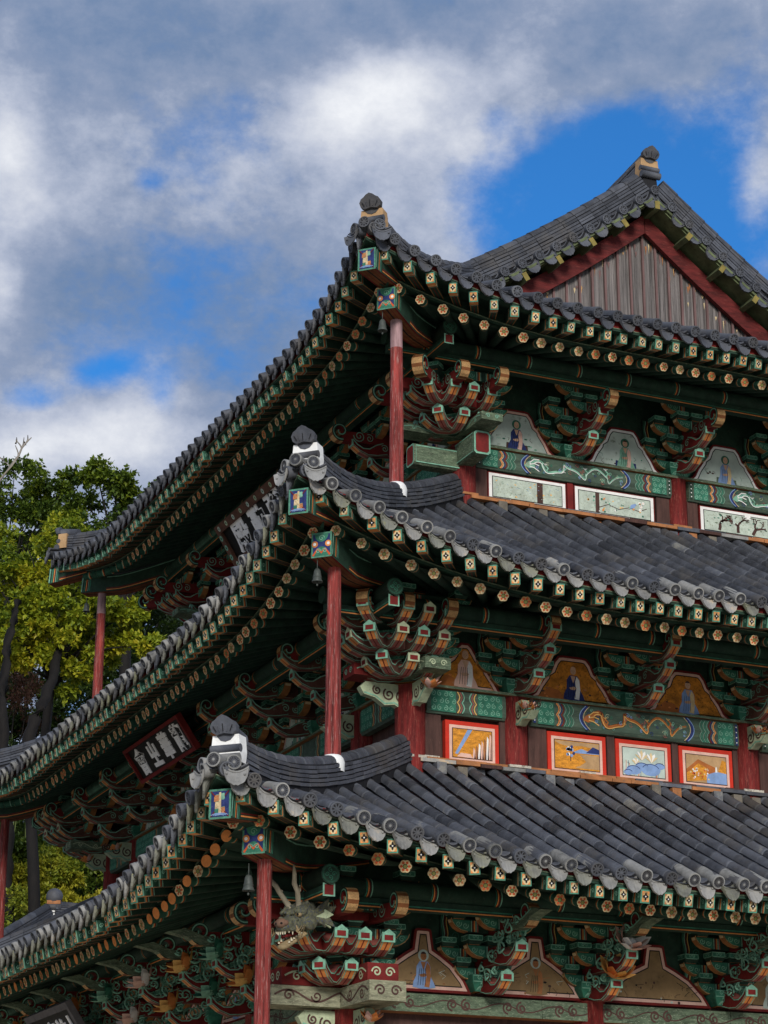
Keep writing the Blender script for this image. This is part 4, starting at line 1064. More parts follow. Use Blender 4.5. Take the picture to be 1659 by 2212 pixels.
# --- weathered flashing where the roofs meet the walls above
for t, zz in ((t2, 11.20), (t1, 7.36)):
    b = MB(); ow = t.w
    for s in (0, 1):
        a = -ow+0.05; end = (LX if s == 0 else LY)+ow
        while a < end:
            L = rnd.uniform(0.25, 0.5); X = WM(s, a if s == 0 else a+L, ow, zz); b.setX(X); b.tv = rnd.uniform(.2, .8)
            m = rnd.choice((WOOD_O, WOOD_O, T_DK, T_OLD, WOOD_O, WOOD_B)); j = rnd.uniform(-.012, .012)
            b.box(0, L-.008, -0.20+j, 0.02, -0.02+j, 0.022+j, m)
            m = rnd.choice((WOOD_B, T_DK, WOOD_O)); b.box(0.1, L+.09, -0.15-j, 0.02, 0.026+j*.5, 0.055, m)
            if rnd.random() < 0.10: b.box(0.05, L*.6, -0.12, 0.0, 0.03, 0.08, SOIL2)
            a += L
        for a in COLS[(t.k+1, s)]:
            b.setX(WM(s, a, ow, zz)); b.box(-0.15, 0.13, -0.175, 0.0, 0.03, 0.060, SOIL2 if t.k == 1 else WOOD_O)
    b.setX(Matrix()); link('wall_flashing', b.mesh('wall_flashing'), hall)

# ================================================================ murals
def arch_pts(hw, H, kind):
    if kind == 'wide': half = [(1, 0), (.86, .10), (.78, .17), (.70, .34), (.58, .52), (.565, .60), (.45, .69), (.385, .86), (.29, .985), (.2, 1.0)]
    elif kind == 'point': half = [(1, 0), (.88, .10), (.78, .24), (.60, .46), (.56, .56), (.36, .70), (.20, .92), (.10, 1.0)]
    else: half = [(1, 0), (.86, .22), (.62, .46), (.38, .60), (.22, .68), (.17, .98), (.10, 1.0)]
    R1 = [(x*hw, z*H) for x, z in half]; return R1+[(-x, z) for x, z in reversed(R1)]
def inset(pts, d):
    n = len(pts); out = []
    for i in range(n):
        p = Vector(pts[i]); a = Vector(pts[i-1]); c = Vector(pts[(i+1) % n])
        d1 = (p-a).normalized(); d2 = (c-p).normalized(); n1 = Vector((-d1.y, d1.x)); n2 = Vector((-d2.y, d2.x))
        m = (n1+n2); m = m.normalized()/max(0.4, m.length/2); out.append((p.x+m.x*d, max(p.y+m.y*d, pts[0][1])))
    return out
def figure(b, O, cx, z0, h, robe, robe2, halo, skin, seat=None):
    """a robed monk painted flat on the wall"""
    e = 0.0055
    def F(pts, m, dh=0): b.flat([(cx+x*h, z0+z*h) for x, z in pts], O, VX, VZ, m, e+dh)
    if seat: F([(-.36, .02), (.38, .0), (.36, .2), (-.34, .22)], seat, 0)
    if halo: F(circ(0, .82, .15, 14), halo, .001)
    F([(-.30, .03), (-.1, 0), (.12, .0), (.33, .04), (.28, .16), (.2, .3), (.19, .55), (.12, .67), (-.1, .68), (-.19, .55), (-.2, .32), (-.28, .16)], robe, .002)
    F([(.02, .05), (.16, .03), (.2, .3), (.18, .56), (.1, .66), (.05, .5), (.08, .3)], robe2, .003)
    F([(-.08, .66), (.0, .45), (.07, .66)], skin, .0035)
    F([(-.13, .34), (.02, .38), (.10, .34), (.03, .29), (-.08, .29)], skin, .004)
    F(circ(0, .80, .085, 12, .105), skin, .004)
    F(arcp(0, .83, .08, 20, 160, 8, .085), WOOD_B if rnd.random() < .5 else skin, .0045)
    for x in (-.032, .032): F(circ(x, .80, .009, 6), WOOD_B, .005)
    F([(-.02, .755), (.02, .755), (.0, .748)], RED, .005)
    for k in range(4): b.ribbon([(cx+h*(-.16+.07*k), z0+h*.08), (cx+h*(-.13+.06*k), z0+h*.32), (cx+h*(-.1+.05*k), z0+h*.5)], .005, O, VX, VZ, BLK, e+.0045)
def mural(s, xc, o, z0, hw, H, kind, bg, ring, fig):
    b = MB(WM(s, xc, o, z0)); P = arch_pts(hw, H, kind); y = -0.02
    b.prism(P, lambda a, z, t: (a, -t, z), -0.06, -y, RED, RED)
    O = Vector((0, y, 0)); Q1 = inset(P, .028); Q2 = inset(P, .062); Q3 = inset(P, .074)
    b.flat(Q1, O, VX, VZ, ring, .0015); b.flat(Q2, O, VX, VZ, BLK, .003); b.flat(Q3, O, VX, VZ, bg, .0045)
    r2 = random.Random(int(xc*70)+s*9+int(z0))
    for k in range(int(26*hw)):                       # brushwork: twigs, rocks, grass round the figure
        x = r2.uniform(-hw*.7, hw*.7); z = r2.uniform(.04, H*.42)*(1-abs(x)/hw*.6)
        m = r2.choice(fig['bits']); 
        if r2.random() < .5: b.ribbon([(x, z), (x+r2.uniform(-.05, .05), z+.03), (x+r2.uniform(-.08, .08), z+r2.uniform(.03, .08))], .006, O, VX, VZ, m, .0055)
        else: b.flat(circ(x, z, r2.uniform(.008, .026), 6, r2.uniform(.006, .016)), O, VX, VZ, m, .0055)
    if fig.get('hill'): b.flat([(-hw*.75, .03), (-hw*.1, .02), (-hw*.3, .14), (-hw*.5, .17)], O, VX, VZ, fig['hill'], .005)
    if fig['robe']: figure(b, O, fig.get('dx', 0), .03, fig['h'], fig['robe'], fig['robe2'], fig['halo'], fig['skin'], fig.get('seat'))
    return link('wall_mural', b.mesh('wall_mural'), hall)
dim = dict(skin=SKIN, bits=(PANEL_G, G_MD, WOOD_B, G_PL), halo=G_MD, h=.44)
FG = [dict(dim, robe=BLUE, robe2=PINK, seat=WOOD_B), dict(dim, robe=G_PL, robe2=PINK, seat=BLUE, dx=.03), dict(dim, robe=LBLUE, robe2=CRM, seat=G_WTH), dict(dim, robe=WHT, robe2=BLUE)]
dim2 = dict(skin=SKIN, bits=(WOOD_O, ORG, WOOD_B, ORANGE_B), halo=None, h=.46, hill=ORANGE_B)
FO = [dict(dim2, robe=PINK, robe2=WHT, h=.5), dict(dim2, robe=BLUE, robe2=WHT), dict(dim2, robe=LBLUE, robe2=CRM), dict(dim2, robe=WHT, robe2=LBLUE)]
dim3 = dict(skin=WOOD_O, bits=(WOOD_B, PANEL_D, WOOD_O, BLK), halo=PANEL_D, h=.42)
FB = [dict(dim3, robe=LBLUE, robe2=WOOD_O), dict(dim3, robe=PANEL_B, robe2=WOOD_O), dict(dim3, robe=None, bits=(BLK, WOOD_B, WOOD_O, WOOD_B, PANEL_D)), dict(dim3, robe=PANEL_D, robe2=PANEL_B)]
for i, x in enumerate((0.80, 2.40, 4.0, 5.6)): mural(0, x, t3.o, 11.972, 0.64, 0.60, 'wide', PANEL_D, WHT if i else PINK, FG[i])
for i, (x, hw, kd) in enumerate(((-0.64, .50, 'point'), (0.80, .66, 'wide'), (2.40, .66, 'wide'), (4.0, .66, 'wide'))): mural(0, x, t2.o, 8.284, hw, 0.58, kd, PANEL_O, PINK, FO[i])
for i, (x, hw) in enumerate(((-1.78, .56), (-0.45, .58), (1.04, .70), (2.54, .58))): mural(0, x, t1.o, 4.60, hw, 0.66, 'ogee', PANEL_B, PINK, FB[i])
for t, z in ((t3, 11.972), (t2, 8.284), (t1, 4.60)):
    for k in range(0, 6):
        i = k % 4; mural(1, 1.4617*(k+.5), t.o, z, .58, .58, 'wide' if t.k > 1 else 'ogee', (PANEL_B, PANEL_D, PANEL_D)[t.k-1], PINK, (FB, FG, FG)[t.k-1][i])

# the row of framed paintings below the beams
def framed(s, a0, a1, o, z0, z1, kind, idx):
    w, h = a1-a0, z1-z0; b = MB(WM(s, (a0+a1)/2, o, z0)); y = -0.055; O = Vector((-w/2, y, 0))
    fr = MB(WM(s, (a0+a1)/2, o, z0))
    base, line = (WHT, BLK) if kind == 'bird' else (RED_BR, PINK)
    fr.box(-w/2, w/2, y, 0.02, 0, h, RED if kind == 'bird' else RED_BR)
    if kind == 'bird': fr.flat([(.015, .015), (w-.015, .015), (w-.015, h-.012), (.015, h-.012)], O, VX, VZ, WHT, .0015)
    root = link('framed_painting', fr.mesh('framed_painting'), hall)
    r2 = random.Random(idx*11+3)
    def rect(x0, z0_, x1, z1_, m, hh): b.flat([(x0, z0_), (x1, z0_), (x1, z1_), (x0, z1_)], O, VX, VZ, m, hh)
    if kind == 'bird':
        rect(.06, .06, w-.06, h-.05, BLK, .003); rect(.071, .071, w-.071, h-.061, PANEL_G, .0045)
        X0, X1, Z0, Z1 = .09, w-.09, .085, h-.08
        if idx in (0, 1):
            rect(w*(.62 if idx == 0 else .26), .071, w*(.62 if idx == 0 else .26)+.085*(1 if idx == 0 else .7), h-.061, WOOD_B, .006)
        if idx == 0:
            for k in range(14): x, z = r2.uniform(X0, X1), r2.uniform(Z0, Z1); b.flat([(x, z), (x+r2.uniform(.01, .05), z+r2.uniform(-.01, .02)), (x+r2.uniform(0, .03), z+r2.uniform(.01, .03))], O, VX, VZ, YEL, .006)
            for k in range(60): x, z = r2.uniform(X0, X1), r2.uniform(Z0, Z1); b.ribbon([(x, z), (x+r2.uniform(-.03, .03), z+r2.uniform(-.02, .02))], .004, O, VX, VZ, r2.choice((G_MD, LBLUE, PANEL_D)), .0065)
        elif idx == 1:
            b.ribbon([(w*.3, h*.35), (w*.42, h*.5), (w*.55, h*.38), (w*.68, h*.5), (w*.8, h*.42), (w*.9, h*.55)], .010, O, VX, VZ, WOOD_B, .006)
            for bx in (.47, .70):
                b.flat([(w*bx-.02, h*.46), (w*bx+.05, h*.52), (w*bx+.10, h*.68), (w*bx+.05, h*.66), (w*bx, h*.60)], O, VX, VZ, PANEL_D if bx < .5 else LBLUE, .007)
                b.flat(circ(w*bx+.095, h*.68, .02, 8), O, VX, VZ, PANEL_D, .0075); b.flat([(w*bx-.02, h*.46), (w*bx-.06, h*.40), (w*bx+.01, h*.48)], O, VX, VZ, WOOD_B, .007)
            for k in range(26): x, z = r2.uniform(X0+.1, X1), r2.uniform(Z0, Z1*.9); b.flat(circ(x, z, r2.uniform(.008, .018), 6), O, VX, VZ, r2.choice((G_MD, G_PL, ORG, YEL, WHT)), .008)
            for k in range(5): x, z = w*.85+r2.uniform(-.08, .06), h*.5+r2.uniform(-.05, .1); b.flat(circ(x, z, .022, 8), O, VX, VZ, WHT, .009); b.flat(circ(x, z, .007, 6), O, VX, VZ, YEL, .010)
        else:
            def tree(x, z, a, L, wd, d):
                if d == 0: return
                x2, z2 = x+L*math.cos(a), z+L*math.sin(a)*.7
                if not (X0 < x2 < X1): return
                z2 = max(Z0, min(Z1, z2)); b.ribbon([(x, z), ((x+x2)/2+r2.uniform(-.01, .01), (z+z2)/2+r2.uniform(-.01, .01)), (x2, z2)], wd, O, VX, VZ, WOOD_B, .006+.0004*d)
                for _ in range(2): tree(x2, z2, a+r2.uniform(-.9, .9), L*.75, wd*.65, d-1)
            for x in (.26, .52, .72): tree(w*x, Z0, 1.6+r2.uniform(-.5, .5), .13, .045, 5)
            for k in range(24): x, z = r2.uniform(X0, X1), r2.uniform(Z0+.05, Z1); b.flat(circ(x, z, r2.uniform(.01, .025), 6, .008), O, VX, VZ, r2.choice((G_MD, PANEL_D, G_WTH)), .009)
            b.flat([(w*.45, h*.5), (w*.48, h*.5), (w*.485, h*.72), (w*.45, h*.74)], O, VX, VZ, PANEL_D, .009)
            rect(w*.62, h*.75, w*.7, h*.9, WHT, .006)
    else:
        rect(.05, .06, w-.05, h-.05, PINK, .0015); rect(.085, .10, w-.085, h-.085, WOOD_B, .003); X0, X1, Z0, Z1 = .095, w-.095, .11, h-.095
        rect(X0, Z0, X1, Z1, OCHRE if idx in (0, 1) else (PANEL_D if idx == 2 else TANP), .0045); dx, dz = X1-X0, Z1-Z0
        def poly(p, m, hh=.006): b.flat([(X0+a*dx, Z0+c*dz) for a, c in p], O, VX, VZ, m, hh)
        if idx == 0:
            poly([(.05, .12), (.12, .1), (.5, 1), (.38, 1)], LBLUE); 
            for k in range(7): x = .5+.07*k; poly([(x, 0), (x+.08, 0), (x+.07, .3+.09*k), (x+.03, .38+.09*k)], r_choice((PINK, WOOD_O, WHT), k), .0065); poly([(x+.04, 0), (x+.07, 0), (x+.065, .25+.08*k)], WOOD_B, .0075)
            poly([(.1, .02), (.5, .0), (.45, .14), (.2, .16)], PINK, .008)
        elif idx == 1:
            poly([(0, .3), (0, .95), (.12, .85), (.3, .5), (.45, .35), (.7, .3), (.55, .12), (.0, .0)], ORANGE_B if False else OCHRE); poly([(.45, .05), (1, .05), (1, .55), (.55, .55), (.7, .3)], TANP, .0055)
            poly([(.42, .62), (.6, .75), (.75, .68), (1, .72), (1, .6), (.4, .58)], LBLUE, .0065); poly([(.7, .62), (.86, .86), (1, .78), (1, .62)], BLUE, .007); poly([(0, .98), (1, .98), (1, .78), (.6, .86), (.3, .8), (0, .9)], TANP, .0058)
            for k in range(12): a = r2.uniform(.26, .44); c = r2.uniform(.42, .82); b.flat(circ(X0+a*dx, Z0+c*dz, .02, 6), O, VX, VZ, r_choice((LBLUE, BLUE, WHT), k), .008)
            poly([(.34, .28), (.36, .28), (.36, .5), (.34, .5)], WOOD_B, .0075)
        elif idx == 2:
            for a, c, q in ((.45, .66, .10), (.68, .6, .10), (.3, .5, .05)):
                for k in range(5):
                    an = .5+.55*k; x, z = X0+a*dx, Z0+c*dz; b.flat([(x, z-.03), (x+q*math.cos(an)*.7+.02, z+q*math.sin(an)*.6), (x+q*math.cos(an), z+q*math.sin(an)), (x+q*math.cos(an)*.7-.02, z+q*math.sin(an)*.7)], O, VX, VZ, WHT if k % 2 else CRM, .008+.0005*k)
            for a, c, q in ((.25, .2, .13), (.66, .26, .17), (.45, .34, .12), (.88, .42, .09), (.12, .1, .08)): b.flat(circ(X0+a*dx, Z0+c*dz, q*.8, 12, q*.45), O, VX, VZ, LBLUE, .0062+.0003*q*10); b.ribbon(arcp(X0+a*dx, Z0+c*dz, q*.7, 20, 160, 8, q*.4), .008, O, VX, VZ, BLUE, .0075)
            for k in range(12): a, c = r2.uniform(.02, .95), r2.uniform(.3, .9); b.ribbon([(X0+a*dx, Z0), (X0+a*dx+.01, Z0+c*dz*.6)], .006, O, VX, VZ, r_choice((ORANGE_RED, ORG, BLUE), k), .0058)
        else:
            poly([(0, .45), (.3, .85), (.5, .72), (.72, .6), (.72, .35), (.4, .3), (0, .0)], ORANGE_B, .006); poly([(0, .3), (.3, .7), (.5, .55), (.5, .1), (0, 0)], OCHRE, .0065)
            poly([(.5, .0), (1, .0), (1, .4), (.75, .45), (.5, .3)], LBLUE, .007); poly([(.78, .4), (.9, .9), (1, .85), (1, .35)], OCHRE, .0068); poly([(.72, .42), (.77, .42), (.76, .62), (.73, .62)], WHT, .008)
            for k in range(26): a, c = r2.uniform(.1, .55), r2.uniform(.1, .5); b.flat(circ(X0+a*dx, Z0+c*dz, .012, 6), O, VX, VZ, r_choice((WHT, PINK, ORANGE_RED, CRM), k), .009)
    link('painting', b.mesh('painting'), root)
def r_choice(seq, k): return seq[k % len(seq)]
for i, (a0, a1) in enumerate(((0.355, 1.50), (1.615, 2.83), (3.53, 4.68), (4.86, 6.05))): framed(0, a0, a1, t3.o, 11.235, 11.635, 'bird', i)
for i, (a0, a1) in enumerate(((-0.92, -0.23), (0.415, 1.20), (1.335, 2.10), (2.215, 2.97), (3.62, 4.4), (4.53, 5.3), (5.42, 6.17), (6.63, 7.3))): framed(0, a0, a1, t2.o, 7.36, 7.90, 'land', (0, 1, 2, 3, 1, 2, 3, 0)[i])
# ================================================================ bracket sets under the eaves
RED_W = paint('weathered_red_green', '#5c3a30', 0.4, '#6d7a62', 6, var=0.4)
BR = {3: dict(z=(0.03, 0.26), tip=(0.64, 0.92), zs=0.50, outs=1.10, lv=(0.03, 0.26, 0.49), n=3, side=RED, top=RED_PK),
      2: dict(z=(0.0, 0.22, 0.45), tip=(0.66, 0.94, 1.10), zs=0.62, outs=1.02, lv=(0.02, 0.235, 0.45), n=3, side=RED_D if False else RED, top=RED_PK),
      1: dict(z=(-0.02, 0.24), tip=(0.62, 0.96), zs=0.66, outs=1.15, lv=(0.06, 0.32, 0.58), n=3, side=RED, top=RED_PK)}
def tongue_prof(L, z0):
    lo = [(0, z0+.01), (L-.50, z0+.01), (L-.36, z0-.025), (L-.22, z0-.035), (L-.10, z0+.01), (L, z0+.085)]
    up = [(L, z0+.175), (L-.06, z0+.112), (L-.15, z0+.066), (L-.24, z0+.072), (L-.34, z0+.14), (L-.44, z0+.18), (0, z0+.18)]
    return lo, up
def tongue(b, L, z0, side, top, lines=G_PL, hw=0.066, end=RED, border=G_PL):
    lo, up = tongue_prof(L, z0); P = lo+up; nl = len(lo)
    b.prism(P, lambda a, z, t: (t, -a, z), hw, -hw, side, side, sidef=lambda i: ((ORG if i == nl-2 else RED_PK) if i < nl-1 else (border if i == nl-1 else top)))
    # house-shaped end plate
    E = [(-hw-.006, z0+.075), (hw+.006, z0+.075), (hw+.006, z0+.155), (0, z0+.205), (-hw-.006, z0+.155)]
    b.prism(E, lambda a, z, t: (a, -L-t+(z-z0-.1)*-.1, z), -0.004, 0.012, border, border)
    c = (0, z0+.125); O = Vector((0, -L-.0125, 0))
    b.flat([(a*.66, c[1]+(z-c[1])*.66) for a, z in E], O, VX, Vector((0, -.1, 1)).normalized() if False else VZ, end, .004)
    for sx in (-1, 1):
        O = Vector((sx*hw, 0, 0)); ex = VY*-1 if sx < 0 else VY; k = 1 if sx < 0 else -1
        b.ribbon([(k*a, z-.012) for a, z in up[:-1]], .014, O, ex, VZ, lines, .003)
        b.ribbon([(k*a, z+.010) for a, z in lo[1:]], .009, O, ex, VZ, lines, .003)
        for (cx, cz, r, d) in ((L-.46, z0+.095, .055, 1), (L-.60, z0+.085, .045, -1)):
            if cx > .08: b.ribbon([(k*x, z) for x, z in spiral(cx, cz, r, 1.5, 0.6, d, 18)], .012, O, ex, VZ, lines, .0035)
    for x in (-.052, .0, .052):                    # painted lines along the belly
        for i in range(nl-1):
            (a, z), (a2, z2) = lo[i], lo[i+1]
            b.poly([(x-.006, -a, z-.0025), (x-.006, -a2, z2-.0025), (x+.006, -a2, z2-.0025), (x+.006, -a, z-.0025)], lines if x else RED)
def scroll_head(b, out, z, r=0.13, hw=0.06, diag=1.0):
    """curling head of the topmost arm"""
    b.prism([(0, z-.08), (out-.02, z-.12), (out-.02, z+.02), (0, z+.10)], lambda a, q, t: (t, -a, q), hw*.9, -hw*.9, RED, RED)
    pts = spiral(out, z+.02, r, 1.35, -1.9, 1, 26, .22); w = .05
    def off(i, s_):
        a = Vector(pts[min(i+1, 26)])-Vector(pts[max(i-1, 0)]); a.normalize(); return (pts[i][0]-a.y*s_*w/2*(1-.5*i/26), pts[i][1]+a.x*s_*w/2*(1-.5*i/26))
    A = [off(i, 1) for i in range(27)]; B = [off(i, -1) for i in range(27)]
    for i in range(26):
        for sx in (-1, 1):
            q = [(sx*hw, -A[i][0], A[i][1]), (sx*hw, -A[i+1][0], A[i+1][1]), (sx*hw, -B[i+1][0], B[i+1][1]), (sx*hw, -B[i][0], B[i][1])]
            b.poly(q if sx < 0 else q[::-1], G_DK)
        for Q, fl in ((A, 0), (B, 1)):
            q = [(hw, -Q[i][0], Q[i][1]), (hw, -Q[i+1][0], Q[i+1][1]), (-hw, -Q[i+1][0], Q[i+1][1]), (-hw, -Q[i][0], Q[i][1])]
            b.poly(q if fl else q[::-1], (BROWNU if i % 3 == 1 else CRM_D) if fl else RED)
    for sx in (-1, 1):
        O = Vector((sx*hw, 0, 0)); ex = VY*-1 if sx < 0 else VY; k = 1 if sx < 0 else -1
        b.ribbon([(k*x, q) for x, q in pts], .014, O, ex, VZ, G_PL, .003)
        b.ribbon([(k*x, q) for x, q in spiral(out-.27, z-.02, .085, 1.7, 0, -1, 22)], .012, O, ex, VZ, G_PL, .006)
        b.ribbon([(k*x, q) for x, q in spiral(out-.42, z-.03, .06, 1.5, 1, 1, 18)], .010, O, ex, VZ, G_PL, .006)
def cross_arm(b, L, y, z, h=0.135, hy=0.045):
    half = [(.0, 0), (L*.5-.19, 0), (L*.5-.11, .015), (L*.5-.05, .05), (L*.5-.012, .095), (L*.5, h)]
    P = [(-a, q) for a, q in reversed(half[1:])]+half
    n = len(P)
    b.prism(P, lambda a, q, t: (a, y-t, z+q), -hy, hy, G_DK, G_DK, sidef=lambda i: (BROWNU2 if (i < 4 or i in (5+0, 6, 7, 8, 9)) and i != n-1 else G_DK))
    O = Vector((0, y-hy, z))
    for sx in (-1, 1):
        e = L*.5
        b.flat([(sx*a, q) for a, q in ((e-.22, .012), (e-.11, .022), (e-.05, .06), (e-.02, .10), (e-.012, h-.01), (e-.22, h-.01))][::sx], O, VX, VZ, G_MD, .0015)
        for cx, cz, r in ((e-.085, .085, .036), (e-.165, .07, .036)): b.ribbon(spiral(sx*cx, cz, r, 1.35, 0.4, sx, 14), .009, O, VX, VZ, G_PL, .003)
        b.ribbon([(sx*a, q+.008) for a, q in half[1:]], .008, O, VX, VZ, CRM_D, .003)
        for k, m in enumerate((G_PL, RED, ORG, G_PL, RED_PK)):
            x = sx*(e-.235-k*.018)
            if abs(x) > .04 and e-.235-k*.018 > .04: b.flat([(x-.007, .008), (x+.007, .008), (x+.007, h-.01), (x-.007, h-.01)], O, VX, VZ, m, .0022)
        # end face: a small diamond on yellow
        b.poly([(sx*(e+.002-.012), y+sx*hy*.8, z+.098), (sx*(e+.002-.012), y-sx*hy*.8, z+.098), (sx*(e+.003), y-sx*hy*.8, z+h-.008), (sx*(e+.003), y+sx*hy*.8, z+h-.008)], CRM)
def bearing(b, x, y, z, w=0.175, h=0.10):
    a, c = w*.36, w*.5
    lo = [(x-a, y-a, z), (x+a, y-a, z), (x+a, y+a, z), (x-a, y+a, z)]; md = [(x-c, y-c, z+h*.45), (x+c, y-c, z+h*.45), (x+c, y+c, z+h*.45), (x-c, y+c, z+h*.45)]; tp = [(p[0], p[1], z+h) for p in md]
    V0, V1, V2 = [[b.v(p) for p in q] for q in (lo, md, tp)]
    for i in range(4):
        j = (i+1) % 4; b.f([V0[i], V0[j], V1[j], V1[i]], G_DK); b.f([V1[i], V1[j], V2[j], V2[i]], G_MD)
    b.f(V0[::-1], ORG); b.f(V2, G_DK)
    for O, ex in ((Vector((x, y-c, z)), VX), (Vector((x-c, y, z)), -VY), (Vector((x+c, y, z)), VY)):
        b.ribbon([(-c+.008, h-.006), (c-.008, h-.006), (c-.008, h*.5), (a, h*.46), (-a, h*.46), (-c+.008, h*.5)], .009, O, ex, VZ, G_PL, .002, closed=True)
        b.ribbon(spiral(-.02, h*.72, .022, 1.2, 0, 1, 10), .006, O, ex, VZ, G_PL, .003); b.ribbon(spiral(.02, h*.72, .022, 1.2, math.pi, -1, 10), .006, O, ex, VZ, G_PL, .003)
def base_block(b, z=-0.0, w=.36, h=.17):
    a, c = w*.34, w*.5
    V0 = [b.v(p) for p in ((-a, -a, z), (a, -a, z), (a, a*.6, z), (-a, a*.6, z))]; V1 = [b.v(p) for p in ((-c, -c, z+h*.55), (c, -c, z+h*.55), (c, c*.6, z+h*.55), (-c, c*.6, z+h*.55))]; V2 = [b.v(p) for p in ((-c, -c, z+h), (c, -c, z+h), (c, c*.6, z+h), (-c, c*.6, z+h))]
    for i in range(4):
        j = (i+1) % 4; b.f([V0[i], V0[j], V1[j], V1[i]], G_MD); b.f([V1[i], V1[j], V2[j], V2[i]], G_MD)
    b.f(V0[::-1], ORG); b.f(V2, G_DK)
    O = Vector((0, -c, z)); b.ribbon([(-c+.01, h-.01), (c-.01, h-.01), (c-.01, h*.58), (-c+.01, h*.58)], .010, O, VX, VZ, G_PL, .002, closed=True)
    e1 = Vector((0, -(c-a), h*.55)).normalized(); O = Vector((0, -a, z))
    for x, r in ((-.06, .05), (.06, .05), (0, .07)): b.ribbon(arcp(x, .015, r, 0, 180, 9), .010, O, VX, e1, G_PL, .003); b.ribbon(arcp(x, .015, r*.6, 0, 180, 8), .008, O, VX, e1, G_PL, .003)
    for x, r in ((-.1, .03), (.1, .03)): b.ribbon(spiral(x, h*.8, r, 1.2), .008, Vector((0, -c, z)), VX, VZ, G_PL, .003)
ST = 0.27
def vines(b, L, z):
    """openwork vine scrolls of the lowest storey, on both sides of a tongue"""
    r2 = random.Random(int(L*100))
    for sx in (-.085, .085):
        for (cx, cz, r, d) in ((L-.30, z+.16, .085, 1), (L-.52, z+.10, .075, -1), (L-.12, z+.20, .05, -1), (L-.42, z+.26, .05, 1)):
            P = spiral(cx, cz, r, 1.45, r2.uniform(0, 6), d, 18, .2); b.tube([(sx+.012*math.sin(i), -a, q) for i, (a, q) in enumerate(P)], lambda i: .014*(1-.5*i/18), G_PL, 5, caps=False)
def build_bracket(t):
    q = BR[t.k]; b = MB(); base_block(b)
    H = q['lv'][-1]+.30                            # painted wall strip behind the arms
    b.box(-.46, .46, .012, .05, .16, H, G_DK)
    Ow = Vector((0, .012, 0))
    for sx in (-1, 1):
        b.flat([(sx*.20, .18), (sx*.36, .18), (sx*.36, H-.02), (sx*.20, H-.02)][::sx], Ow, VX, VZ, G_M2, .002)
        for k in range(5):
            b.ribbon(spiral(sx*.28, .24+k*.115, .048, 1.4, k*1.1, sx*(1 if k % 2 else -1), 14), .010, Ow, VX, VZ, G_MD, .0035)
        for x, m in ((.385, YEL), (.405, RED), (.425, G_PL), (.445, G_MD)):
            b.ribbon([(sx*(x+.010*math.sin(j*1.1)), .17+(H-.18)*j/16) for j in range(17)], .012, Ow, VX, VZ, m, .0035)
    lv = q['lv']
    for j, lev, L in ((0, 0, .66), (0, 1, 1.0), (1, 1, .62), (1, 2, .98), (2, 2, .60)):
        if lev >= len(lv): continue
        y, z = -ST*j-(.02 if j == 0 else 0), lv[lev]+(.0 if j else .06)*(1 if lev == 0 else 0)
        cross_arm(b, L, y, z)
        for x in (-L*.5+.085, L*.5-.085) + ((0,) if j else ()): bearing(b, x, y, z+.135)
    z = lv[-1]+.22; cross_arm(b, .95, -ST*2, z) if z+.2 < (t.zf+.28-t.zp) else None
    me = b.mesh('bracket_set'); tg = []
    for L, z in zip(q['tip'], q['z']):
        c = MB(); 
        if t.k == 2: tongue(c, L, z, RED_W, RED_PK, G_PL, end=RED)
        else: tongue(c, L, z, RED, RED_PK, G_PL)
        if t.k == 1: vines(c, L, z)
        tg.append(c.mesh('bracket_tongue'))
    c = MB(); scroll_head(c, q['outs'], q['zs'], .125 if t.k != 2 else .10)
    if t.k == 1:                                   # the leaf-shaped tail of the lowest storey
        P = [(q['outs']-.25, .60), (q['outs']+.0, .60), (q['outs']+.16, .68), (q['outs']+.38, .72), (q['outs']+.18, .77), (q['outs']-.02, .70), (q['outs']-.25, .68)]
        c.prism(P, lambda a, z, t_: (t_, -a, z-.06), .07, -.07, G_WTH, G_WTH)
        c.ribbon([(a, z-.075) for a, z in P[4:]], .014, Vector((-.07, 0, 0)), -VY, VZ, G_PL, .004); vines(c, q['outs'], .42)
    return me, tg, c.mesh('scroll_head')
LOTUS = []
for m, m2 in ((YEL, ORG), (G_PL, G_MD), (PINK, WHT)):
    b = MB(); lotus_at(b, Vector((0, 0, 0)), .165, m, m2, Vector((0, -.75, .75))); LOTUS.append(b.mesh('lotus_blossom'))
def place_bracket(src, M, t, lot=None):
    me, tg, sh = src
    root = link('bracket_set', me, hall, M)
    for k, m in enumerate(tg):
        link('bracket_tongue', m, root)
        if lot is not None and lot[k] is not None: link('lotus_blossom', LOTUS[lot[k]], root, Matrix.Translation((0, -BR[t.k]['tip'][k]+.02, BR[t.k]['z'][k]+.24)))
    link('scroll_head', sh, root); return root
